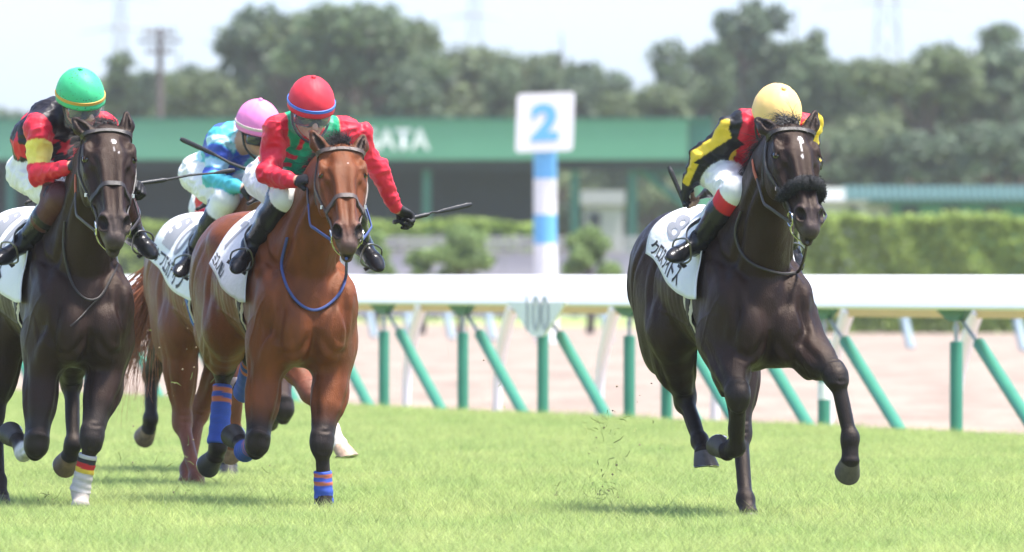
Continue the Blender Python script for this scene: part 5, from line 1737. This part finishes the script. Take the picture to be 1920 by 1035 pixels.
ps = [ps[0] - FA * 3.0 * k for k in range(10, 0, -1)] + ps + [ps[-1] + FA * 3.2 * k for k in (1, 2)]
for p in ps:
    q = p - (FP0 + FN * B2)
    pts = crom([q + A3((0, 0, .93)) - FN * .05, q - FA * .22 + A3((0, 0, .66)) - FN * .07, q - FA * .42 + A3((0, 0, .35)) - FN * .07, q - FA * .47 + A3((0, 0, -.02)) - FN * .07], 12)
    MB().tube(pts, [.058 - .020 * i / 11 for i in range(12)], 12).build('stanchion', WHITE_PL, rail2)

B3 = 31.0
rail3 = empty('inner_rail', FP0 + FN * B3); tag(rail3, 'far rail on blue grey posts across the dirt track', 'rail fence')
box_along(mb := MB(), -260, 60, -.06, .06, .86, 1.02); mb.build('rail', WHITE_PL, rail3, False)
for u in (450, 560, 690, 760, 835, 912, 1000, 1130, 1300, 1480, 1692, 1903, 2120):
    q = fence_pt(u, B3) - (FP0 + FN * B3)
    MB().tube(crom([q + A3((0, 0, .90)), q + FA * .1 + A3((0, 0, .5)), q + FA * .5 + A3((0, 0, -.02))], 8), .075, 10).build('post', GREYBLUE, rail3)

# ------------------------------------------------------------------ furlong post
Y2 = 205.0
fp = empty('furlong_post', world_at(1022, 517.5, Y2) - Vector((0, 0, CAM_Z))); tag(fp, 'tall furlong post with a white board showing a blue 2', 'sign post')
fb = Vector(fp.location)
def mz(v): return CAM_Z - (v - 517.5) * Y2 / FPX
mpx = Y2 / FPX
z_prev = 0.0
for k, (v0, v1, m_) in enumerate([(700, 457, WHITE_PL), (457, 402, INK_BLUE), (402, 335, WHITE_PL), (335, 282, INK_BLUE)]):
    z0 = 0 if k == 0 else mz(v0); z1 = mz(v1)
    dx = ((1026 if k == 0 else 1022) - 1022) * mpx
    MB().tube([(dx, 0, z0), (0, 0, z1)], 21.5 * mpx, 24).build('pole_section', m_, fp)
mb = MB()
bw, bh = 54 * mpx, 55 * mpx; zc = mz(229.5)
rr = .07
prof = []
for cx, cz, s_ in ((bw - rr, bh - rr, 0), (-bw + rr, bh - rr, 90), (-bw + rr, -bh + rr, 180), (bw - rr, -bh + rr, 270)):
    for a in range(0, 91, 18): prof.append((cx + rr * math.cos(R(s_ + a)), cz + rr * math.sin(R(s_ + a))))
ang = R(2.0)
def brd(x, z, y): return (x * math.cos(ang) - z * -math.sin(ang) * 1 - 4 * mpx * 0, y, zc + z * math.cos(ang) + x * math.sin(ang))
n = len(prof)
yb = -.30
V = [brd(x, z, yb) for x, z in prof] + [brd(x, z, yb + .10) for x, z in prof]
mb.add(V, [list(range(n)), [n + k for k in reversed(range(n))]] + [[k, n + k, n + (k + 1) % n, (k + 1) % n] for k in range(n)])
mb.build('board', WHITE_PL, fp)
text_mesh('numeral', '2', lambda x, y: brd((-27 + 53 * x) * mpx, (-35 + 70 * y) * mpx, yb - .012), INK_BLUE, fp, .045)

# ------------------------------------------------------------------ hedge, shrubs, trees
def leaf_cloud(P, O, size, rg, up_bias=.3):
    """leaf quads at points P with outward directions O"""
    n = len(P)
    nz = lambda q: q / (np.linalg.norm(q, axis=1, keepdims=True) + 1e-9)
    nrm = nz(O * .8 + rg.normal(size=(n, 3)) * .7 + A3((0, 0, up_bias)))
    t = nz(np.cross(nrm, rg.normal(size=(n, 3)))); b = np.cross(nrm, t)
    s = (size * rg.uniform(.6, 1.3, n))[:, None]
    V = np.stack([P + t * s, P + b * s * .55, P - t * s, P - b * s * .55], 1)
    return V.reshape(-1, 3), np.arange(n * 4).reshape(n, 4)

def hedge():
    rg = np.random.default_rng(12)
    Y = 240.0
    x0, x1 = (1500 - 960) * Y / FPX, (2160 - 960) * Y / FPX
    h = CAM_Z + (517.5 - 410) * Y / FPX
    r = empty('clipped_hedge', (x0, Y, 0)); tag(r, 'long clipped green hedge beside the low green-roofed building', 'hedge')
    W, D = x1 - x0, 1.6
    n = 26000
    q = rg.uniform(size=n); x = rg.uniform(0, W, n)
    y = np.where(q < .40, -D / 2 + np.abs(rg.normal(size=n)) * .07, rg.uniform(-D / 2, D / 2, n))
    ztop = h + .035 * np.sin(x * 2.3) + .03 * np.sin(x * 6.1 + 1) - np.abs(rg.normal(size=n)) * .07 + (rg.uniform(size=n) < .08) * rg.uniform(0, .15, n)
    z = np.where((q >= .40) & (q < .85), ztop, rg.uniform(0, h, n))
    O = np.where((q < .40)[:, None], A3((0, -1, 0)), np.where((q < .85)[:, None], A3((0, -.25, 1)), A3((0, -1, .5))))
    y = y + .05 * np.sin(x * 3.1) + .05 * np.sin(z * 4 + x * 5)
    V, F = leaf_cloud(np.stack([x, y, z], 1), O, .085, rg)
    obj('foliage', mesh_np('foliage', V, F, False), leaf_mat('hedge_leaves', (.27, .36, .08), .35, .4), r)
    mb = MB()
    for i in range(14):
        x = W * (i + .5) / 14
        mb.tube([(x, 0, 0), (x + .05, .05, h * .5), (x - .08, 0, h * .8)], [.05, .04, .02], 6)
    mb.build('stems', simple('bark', (.10, .075, .055), .9, .3, 8, .5), r)
hedge()
BARK = MAT['bark']

def lobes_cloud(lobes, n, size, rg, shell=.62):
    lobes = np.array(lobes, float)
    wts = lobes[:, 3] ** 2; wts /= wts.sum()
    c = lobes[rg.choice(len(lobes), n, p=wts)]
    d = rg.normal(size=(n, 3)); d /= np.linalg.norm(d, axis=1, keepdims=True)
    d[:, 2] = np.where(d[:, 2] > -.5, d[:, 2], d[:, 2] * .5)
    rad = c[:, 3] * rg.uniform(shell, 1.0, n) * (1 + .09 * rg.normal(size=n))
    return leaf_cloud(c[:, :3] + d * rad[:, None] * A3((1, 1, .78)), d, size, rg)

def shrub(u, v0, v1, wpx, Y, label, seed):
    rg = np.random.default_rng(seed)
    p = world_at(u, 517.5, Y); sc = Y / FPX
    h = CAM_Z + (517.5 - v0) * sc; w = wpx * sc / 2
    r = empty('pruned_shrub', (p.x, Y, 0)); tag(r, label, 'shrub', 'rounded shrubs behind the rail')
    lob = []
    for i in range(16):
        a = rg.uniform(0, 6.28); q = rg.uniform(.15, .8)
        z = rg.uniform(.35, .88) * h
        ww = w * (1.0 if z < h * .7 else .75)
        lob.append((math.cos(a) * q * ww, math.sin(a) * q * ww, z, rg.uniform(.26, .42) * w))
    lob.append((0, 0, h - w * .45, w * .42))
    V, F = lobes_cloud(lob, 2600, .075, rg)
    obj('crown', mesh_np('crown', V, F, False), MAT.get('shrub_leaves') or leaf_mat('shrub_leaves', (.20, .29, .09), .35, .4), r)
    mb = MB(); mb.tube([(0, 0, 0), (.05, 0, h * .3), (-.04, .03, h * .6)], [.09, .07, .04], 8)
    for k in range(4):
        a = k * 1.6; mb.tube([(0.03, 0, h * .3), (math.cos(a) * w * .4, math.sin(a) * w * .4, h * .6)], [.05, .02], 6)
    mb.build('trunk', BARK, r)
shrub(864, 412, 515, 150, 236, 'rounded shrub just left of the furlong post', 1)
shrub(1106, 414, 515, 128, 236, 'rounded shrub just right of the furlong post', 2)
shrub(702, 428, 515, 96, 238, 'rounded shrub beside the whip of the red-capped jockey', 3)
shrub(790, 462, 515, 70, 236, 'low shrub between two taller rounded ones', 4)

tree_dims = []
def tree_meshes(seed, kind):
    rg = np.random.default_rng(seed)
    h = 10.0
    mb = MB()
    lob = []
    if kind == 'broad':
        mb.tube(crom([(0, 0, 0), (.1, 0, 2.5), (-.1, .1, 5.5), (.05, 0, 8.5)], 8), [.26, .22, .2, .17, .14, .11, .08, .04], 8)
        for i in range(26):
            z = rg.uniform(2.6, 9.3); a = rg.uniform(0, 6.28)
            prof = 2.25 * math.sin(math.pi * min(1, (z - 1.4) / 9.2)) ** .7
            q = rg.uniform(.35, 1) * prof
            x, y = math.cos(a) * q, math.sin(a) * q
            lob.append((x, y, z, rg.uniform(.55, 1.0)))
            if i % 2 == 0: mb.tube([(0, 0, z * .72), (x * .5, y * .5, z * .88), (x, y, z)], [.09, .06, .02], 5)
        n = 5200
    elif kind == 'pine':
        mb.tube(crom([(0, 0, 0), (.15, 0, 3), (.0, .1, 6), (.2, 0, 9.6)], 8), [.22, .2, .18, .15, .12, .1, .07, .03], 8)
        for i in range(17):
            z = rg.uniform(3.4, 9.8); a = rg.uniform(0, 6.28); q = rg.uniform(.3, 1) * (2.3 - 1.3 * max(0, (z - 5) / 5))
            x, y = math.cos(a) * q, math.sin(a) * q
            lob.append((x, y, z, rg.uniform(.45, .85)))
            mb.tube([(0.05, 0, z - .5), (x * .5, y * .5, z - .15), (x, y, z)], [.08, .05, .02], 5)
        n = 3600
    else:
        mb.tube(crom([(0, 0, 0), (.05, 0, 3), (-.05, 0, 6), (0, 0, 9.5)], 8), [.2, .19, .17, .14, .11, .08, .05, .02], 8)
        for i in range(22):
            z = rg.uniform(1.2, 9.6); a = rg.uniform(0, 6.28); q = rg.uniform(.2, 1) * 1.5 * (1 - (z - 1) / 11)
            x, y = math.cos(a) * q, math.sin(a) * q
            lob.append((x, y, z, rg.uniform(.4, .75)))
            if i % 2 == 0: mb.tube([(0, 0, z - .3), (x, y, z)], [.05, .02], 5)
        n = 3600
    V, F = lobes_cloud(lob, n, .17, rg, .5)
    crown = mesh_np('crown', V, F, False)
    tree_dims.append((float(V[:, 2].max()), float(np.percentile(np.abs(V[:, 0]), 97) * 2)))
    tr = mb.build('trunk', BARK)
    tm = tr.data; bpy.data.objects.remove(tr)
    return crown, tm
LEAF = [leaf_mat('leaves_deep_green', (.100, .145, .070), .35, .4), leaf_mat('leaves_olive', (.125, .165, .075), .35, .4), leaf_mat('needles_grey_green', (.095, .138, .080), .25, .35)]
TM = []
for i, (k, m) in enumerate([('broad', 0), ('broad', 1), ('pine', 2), ('slim', 0), ('broad', 2), ('pine', 0)]):
    c, t = tree_meshes(40 + i, k); c.materials.append(LEAF[m]); TM.append((c, t))
tree_n = [0]
def tree(u, vtop, wpx, Y, kind, label, group='trees behind the racecourse buildings'):
    rg = random.Random(tree_n[0]); tree_n[0] += 1
    p = world_at(u, 517.5, Y); sc = Y / FPX
    h = CAM_Z + (517.5 - vtop) * sc
    zmax, base_w = tree_dims[kind]
    r = empty('tree', (p.x, Y, 0), rg.uniform(0, 6.28)); tag(r, label, 'tree', group)
    w = wpx * 1.5 * sc / base_w
    c, t = TM[kind]
    for nm, me in (('crown', c), ('trunk', t)):
        o = bpy.data.objects.new(nm, me); col.objects.link(o); o.parent = r
        o.scale = (w, w, h / zmax)
for a in [
    (224, 92, 70, 430, 3, 'slim tree standing alone against the sky above the green cap'),
    (330, 118, 120, 440, 2, 'thin-crowned pine beside the dark utility pole'),
    (405, 128, 130, 425, 1, 'low tree above the pink cap on the side of the utility pole'),
    (470, 118, 110, 435, 5, 'pine at the foot of the twin tall trees'),
    (545, 2, 170, 430, 4, 'tall tree with two round heads, on the side of the utility pole'),
    (690, -6, 230, 420, 0, 'tallest broad tree, directly above the red-capped jockey'),
    (610, 18, 150, 425, 1, 'tree filling the gap between the two tallest broad trees'),
    (492, 40, 120, 438, 0, 'rounded tree on the near shoulder of the tall pair, above the pink cap'),
    (752, 30, 110, 428, 1, 'tree on the far shoulder of the tallest broad tree'),
    (770, 120, 120, 418, 4, 'lower shoulder of trees right of the tallest broad tree'),
    (890, 78, 190, 440, 1, 'round-topped tree left of the furlong post'),
    (985, 112, 130, 430, 0, 'tree rising directly behind the furlong board'),
    (1060, 92, 120, 445, 5, 'ragged pine right of the furlong board'),
    (1130, 128, 120, 430, 4, 'dark tree left of the gap of open sky'),
    (1225, 150, 120, 425, 1, 'low tree right of the gap of open sky'),
    (1300, 66, 120, 435, 0, 'open-branched tree left of the tall pine above the yellow cap'),
    (1395, -8, 130, 440, 2, 'tall pine above the yellow cap'),
    (1390, 60, 170, 445, 4, 'dense tree in front of the tall pine above the yellow cap'),
    (1490, 48, 130, 440, 5, 'pine right of the tall pine above the yellow cap'),
    (1560, 100, 140, 420, 0, 'broad tree right of the yellow cap'),
    (1650, 128, 150, 430, 4, 'broad tree below the faint pylon'),
    (1735, 82, 170, 415, 1, 'broad tree right of the faint pylon'),
    (1820, 72, 150, 420, 0, 'dark broad tree above the low green roof'),
    (1870, 40, 110, 440, 3, 'pointed tree near the edge of the wood'),
    (1925, 62, 170, 418, 4, 'broad tree at the far end of the row'),
]: tree(*a)
# the wood behind closes the gaps low down
rg_ = random.Random(4)
for i in range(34):
    u = -140 + i * 66 + rg_.uniform(-18, 18)
    vt = 138 + rg_.uniform(-20, 26) if u > 240 else 190 + rg_.uniform(-8, 14)
    if 1120 < u < 1250: vt += 45
    if u > 1480: vt -= 20
    tree(u, vt, 150 + rg_.uniform(-20, 50), 452 + rg_.uniform(0, 22), rg_.choice([0, 1, 4, 5]), 'lower hazy tree in the closed wood behind the racecourse buildings', 'closed wood behind the buildings')
for i in range(9):
    u = 1480 + i * 62 + rg_.uniform(-14, 14)
    tree(u, 228 + rg_.uniform(-20, 20), 150, 380 + rg_.uniform(0, 15), rg_.choice([0, 1, 4]), 'small dark tree in front of the wood, behind the low green roof', 'small trees behind the low green roof')

# ------------------------------------------------------------------ buildings
PGREEN = simple('pale_green_fascia', (.10, .29, .185), .55, .06, .6)
PGREEN2 = simple('mid_green_steel', (.03, .14, .11), .55, .12, 1.5)
SHADE = simple('shed_recess_shade', (.014, .024, .034), .7, .2, .8)  # shade inside the open shed, put into a near-black blue base colour
PALE = simple('pale_render', (.42, .41, .42), .8, .06, 1.0)
ROOF_T = simple('teal_corrugated_roof', (.045, .11, .085), .5, .15, 2.0)
WALLG = simple('green_wall_boards', (.05, .20, .15), .6, .15, 1.2)
GLASS_D = simple('dark_window', (.03, .04, .05), .15, .2, 2)
CONC = simple('concrete', (.40, .39, .38), .9, .12, 1.5, .2)

def wbox(mb, u0, u1, v0, v1, Y, depth, o):
    a, b = world_at(u0, v0, Y), world_at(u1, v1, Y)
    mb.box(((a.x + b.x) / 2 - o[0], Y + depth / 2 - o[1], (a.z + b.z) / 2 - o[2]), (abs(b.x - a.x), depth, abs(a.z - b.z)))
    return mb
Yb = 330.0
o = Vector((-5.0, Yb, 0)); sh = empty('equipment_shed', o); tag(sh, 'long shed with a pale green fascia lettered in white', 'building')
gz = 517.5 + CAM_Z * FPX / Yb
edges = [-330, -60, 210, 480, 750, 1020, 1290]
for i in range(len(edges) - 1): wbox(MB(), edges[i] + .6, edges[i + 1] - .6, 226, 299, Yb, .25, o).build('fascia_panel', PGREEN, sh, False)
wbox(MB(), 1291, 1336, 221, 303, Yb + .1, .3, o).build('fascia_end', PGREEN2, sh, False)
wbox(MB(), -330, 1336, 221, 225.5, Yb - .08, 9.0, o).build('roof', PGREEN2, sh, False)
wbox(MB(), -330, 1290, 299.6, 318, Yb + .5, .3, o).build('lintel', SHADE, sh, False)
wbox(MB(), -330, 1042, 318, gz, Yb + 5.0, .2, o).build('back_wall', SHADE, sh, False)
for u in (20, 180, 370, 560, 800, 1078, 1186): wbox(MB(), u - 8, u + 8, 300, gz, Yb + .9, .3, o).build('column', PGREEN2, sh, False)
wbox(MB(), 1308, 1336, 303, gz, Yb + .15, .4, o).build('column', PGREEN, sh, False)
a, b = world_at(1196, 312, Yb + 1), world_at(1300, 400, Yb + 1)
MB().tube([tuple(a - o), tuple(b - o)], .12, 8).build('brace', PGREEN2, sh)
wbox(MB(), 1196, 1310, 303, 330, Yb + 1.5, .2, o).build('lintel', PGREEN2, sh, False)
text_mesh('lettering', 'NIIGATA', lambda x, y: tuple(world_at(612 + 194 * x, 282 - 42 * y, Yb - .02) - o), simple('white_lettering', (.75, .77, .76), .6, .04, 3), sh, .03)

def lowhedge(u0, u1, v0, Y, label, n, seed):
    rg = np.random.default_rng(seed)
    p0, p1 = world_at(u0, v0, Y), world_at(u1, v0, Y)
    r = empty('low_hedge', (p0.x, Y, 0)); tag(r, label, 'hedge')
    W, h = p1.x - p0.x, p0.z
    x = rg.uniform(0, W, n); fr_ = rg.uniform(size=n) < .5
    y = np.where(fr_, -.5 + np.abs(rg.normal(size=n)) * .08, rg.uniform(-.5, .5, n))
    z = np.where(fr_, rg.uniform(h * .3, h, n), h + .08 * np.sin(x * 2) - np.abs(rg.normal(size=n)) * .06)
    O = np.where(fr_[:, None], A3((0, -1, .2)), A3((0, -.2, 1)))
    V, F = leaf_cloud(np.stack([x, y, z], 1), O, .12, rg)
    obj('foliage', mesh_np('foliage', V, F, False), MAT['hedge_leaves'] if seed % 2 else MAT['shrub_leaves'], r)
    mb = MB()
    for i in range(10): mb.tube([(W * (i + .5) / 10, 0, 0), (W * (i + .5) / 10 + .05, 0, h * .8)], [.05, .02], 6)
    mb.build('stems', BARK, r)
lowhedge(-300, 1010, 416, 300, 'low green hedge along the foot of the long shed', 9000, 21)

# small white cabin seen through the open end of the shed
o = world_at(1130, 517.5, 345); o.z = 0; cb = empty('white_cabin', o); tag(cb, 'small white cabin seen through the open end of the shed', 'building')
gz2 = 517.5 + CAM_Z * FPX / 345
wbox(MB(), 1096, 1168, 386, gz2, 345, 2.5, o).build('wall', PALE, cb, False)
wbox(MB(), 1090, 1172, 357, 384, 344.8, 2.9, o).build('roof', PALE, cb, False)
wbox(MB(), 1104, 1126, 400, 425, 344.96, .1, o).build('window', GLASS_D, cb, False)

# white low wall and rails beyond the shrubs
o = world_at(900, 517.5, 262); o.z = 0
wl = empty('low_white_wall', o); tag(wl, 'low white wall behind the rounded shrubs', 'wall')
for k in range(8): wbox(MB(), 640 + k * 76 + .4, 640 + (k + 1) * 76 - .4, 474 + (k % 3), 590, 262, .3, o).build('wall_panel', PALE, wl, False)
wbox(MB(), 640, 1248, 470, 473.5, 261.95, .45, o).build('coping', CONC, wl, False)
o = world_at(900, 517.5, 270); o.z = 0
wr = empty('white_rail_fence', o); tag(wr, 'pale horizontal rails above the low white wall', 'fence')
for v in (444, 452, 460): wbox(MB(), 600, 1260, v, v + 5, 270, .08, o).build('rail', CONC, wr, False)
for u in range(610, 1260, 72): wbox(MB(), u, u + 5, 441, 600, 270.1, .1, o).build('post', CONC, wr, False)

# low green-roofed building on the right, white house beside it
o = world_at(1800, 517.5, 290); o.z = 0
gb = empty('stable_block', o); tag(gb, 'low green building with a corrugated teal roof above the hedge', 'building')
gz3 = 517.5 + CAM_Z * FPX / 290
wbox(MB(), 1672, 2150, 379, gz3, 290.6, 5.0, o).build('wall', WALLG, gb, False)
wbox(MB(), 1600, 1671, 382, gz3, 290.9, 4.0, o).build('gable_wall', PALE, gb, False)
for k in range(46):                                   # roof sheets: ridges and troughs
    u0 = 1584 + k * 12.4
    a, b = world_at(u0, 378, 290.0), world_at(u0, 353, 293.0)
    MB().tube([tuple(a - o), tuple(b - o)], .085, 8).build('roof_sheet', ROOF_T, gb)
for k in range(6): wbox(MB(), 1690 + k * 78, 1722 + k * 78, 388, 402, 290.55, .1, o).build('window', GLASS_D, gb, False)
o = world_at(1560, 517.5, 280); o.z = 0
hw = empty('white_house', o); tag(hw, 'small white house with a flat roof behind the sheepskin noseband', 'building')
gz4 = 517.5 + CAM_Z * FPX / 280
wbox(MB(), 1470, 1622, 378, gz4, 280, 5, o).build('wall', PALE, hw, False)
wbox(MB(), 1462, 1584, 352, 377.4, 279.8, 4.2, o).build('upper_wall', WHITE_PL, hw, False)
wbox(MB(), 1460, 1630, 374.8, 378, 279.6, 5.6, o).build('eave', CONC, hw, False)
wbox(MB(), 1588, 1608, 388, 404, 279.95, .1, o).build('window', GLASS_D, hw, False)

# ------------------------------------------------------------------ poles and pylons in the haze
POLE = simple('rusty_pole', (.12, .085, .085), .7, .2, 2)
PYL = simple('pylon_steel', (.30, .28, .30), .6, .1, 2, metal=.3)
o = world_at(300, 517.5, 400); o.z = 0
up_ = empty('utility_pole', o); tag(up_, 'dark utility pole with crossarms between the trees above the pink cap', 'pole')
zt = CAM_Z + (517.5 - 52) * 400 / FPX
MB().tube([(0, 0, 0), (0, 0, zt)], [.17, .11], 12).build('shaft', POLE, up_)
for k, (v, w) in enumerate(((62, .55), (78, .75), (98, .5))):
    z = CAM_Z + (517.5 - v) * 400 / FPX
    MB().box((0, -.14, z), (w * 2, .09, .10)).build('crossarm', POLE, up_, False)
    for x in (-w * .9, -w * .45, w * .45, w * .9): MB().tube([(x, -.14, z + .05), (x, -.14, z + .2)], .05, 8).build('insulator', PYL, up_)
def pylon(u, vtop, Y, label, w=2.6):
    o = world_at(u, 517.5, Y); o.z = 0
    r = empty('pylon', o); tag(r, label, 'pylon', 'pylons in the haze')
    h = CAM_Z + (517.5 - vtop) * Y / FPX
    mb = MB()
    cor = lambda z: (w * (1 - .8 * z / h))
    zs = np.linspace(0, h, 12)
    for sx in (-1, 1):
        for sy in (-1, 1): mb.tube([(sx * cor(z) / 2, sy * cor(z) / 2, z) for z in zs], .075, 5)
    for i in range(11):
        for sx in (-1, 1):
            mb.tube([(-cor(zs[i]) / 2, sx * cor(zs[i]) / 2, zs[i]), (cor(zs[i + 1]) / 2, sx * cor(zs[i + 1]) / 2, zs[i + 1])], .038, 4)
            mb.tube([(cor(zs[i]) / 2, sx * cor(zs[i]) / 2, zs[i]), (-cor(zs[i + 1]) / 2, sx * cor(zs[i + 1]) / 2, zs[i + 1])], .038, 4)
    mb.build('lattice', PYL, r)
    for q in (.80, .90, .985):
        MB().tube([(-w * 1.3, 0, h * q), (0, 0, h * q + .5), (w * 1.3, 0, h * q)], [.07, .14, .07], 5).build('crossarm', PYL, r)
pylon(226, -60, 950, 'faint pylon above the slim lone tree')
pylon(890, -90, 1000, 'faint pylon above the round-topped tree')
pylon(1664, -120, 980, 'faint wide pylon above the dip in the trees', 4.5)
# ------------------------------------------------------------------ turf thrown up by the hooves
def divots():
    rg = np.random.default_rng(17)
    mat = leaf_mat('torn_grass', (.26, .30, .09), .3, .5)
    soil = simple('clod_soil', (.24, .18, .11), .95, .4, 60, .5)
    V, F = [], []
    def blade(p, L, w):
        d = unit(rg.normal(size=3)); n = unit(np.cross(d, rg.normal(size=3)))
        b = len(V); c = p + d * L * .5 + n * L * .12
        V.extend([p - n * w, p + n * w, c + n * w, c - n * w, p + d * L]); F.extend([[b, b + 1, b + 2, b + 3], [b + 3, b + 2, b + 4]])
    VS, FS = [], []
    def clod(p, r):
        b = len(VS)
        pts = [unit(q) * r * rg.uniform(.6, 1.2) for q in ((1, 0, 0), (-1, 0, 0), (0, 1, 0), (0, -1, 0), (0, 0, 1), (0, 0, -1))]
        VS.extend([p + q for q in pts])
        FS.extend([[b + i for i in f] for f in ((0, 2, 4), (2, 1, 4), (1, 3, 4), (3, 0, 4), (2, 0, 5), (1, 2, 5), (3, 1, 5), (0, 3, 5))])
    for (u, v, su, sv_, n, Y) in ((1130, 800, 14, 16, 40, 54.6), (1140, 870, 26, 55, 90, 54.4), (1122, 925, 12, 18, 40, 54.2), (1042, 920, 6, 9, 16, 54.2), (1190, 790, 50, 45, 30, 54.8),
                                  (325, 840, 35, 70, 70, 57.5), (330, 690, 30, 60, 30, 57.5), (450, 880, 40, 22, 30, 57), (180, 800, 40, 40, 14, 56), (80, 940, 20, 12, 24, 55), (840, 690, 80, 60, 10, 56)):
        for i in range(int(n * .6)):
            p = A3(world_at(u + rg.normal() * su, v + rg.normal() * sv_, Y + rg.normal() * .25))
            if p[2] < .05: p[2] = .05 + rg.uniform() * .1
            if rg.uniform() < .72: blade(p, rg.uniform(.015, .07), rg.uniform(.001, .0028))
            else: clod(p, rg.uniform(.002, .007))
    o = obj('flying_grass', mesh_np('flying_grass', V, F, False), mat); tag(o, 'torn grass flying behind the hooves', 'grass', kind='stuff')
    o = obj('flying_dirt', mesh_np('flying_dirt', VS, FS, False), soil); tag(o, 'crumbs of soil flying behind the hooves', 'dirt', kind='stuff')
divots()

# ------------------------------------------------------------------ summer haze
def haze():
    m = bpy.data.materials.new('haze_air'); m.use_nodes = True; nt = m.node_tree; nt.nodes.clear()
    out = nd(nt, 'ShaderNodeOutputMaterial'); pv = nd(nt, 'ShaderNodeVolumePrincipled')
    pv.inputs['Color'].default_value = (1, .99, .95, 1); pv.inputs['Density'].default_value = .0002; pv.inputs['Anisotropy'].default_value = .2
    nt.links.new(pv.outputs[0], out.inputs['Volume'])
    mb = MB(); mb.box((0, 500, 19.0), (1200, 1120, 41)); o = mb.build('haze', m, None, False)
    tag(o, 'pale summer haze over the racecourse', 'haze', kind='stuff')
haze()
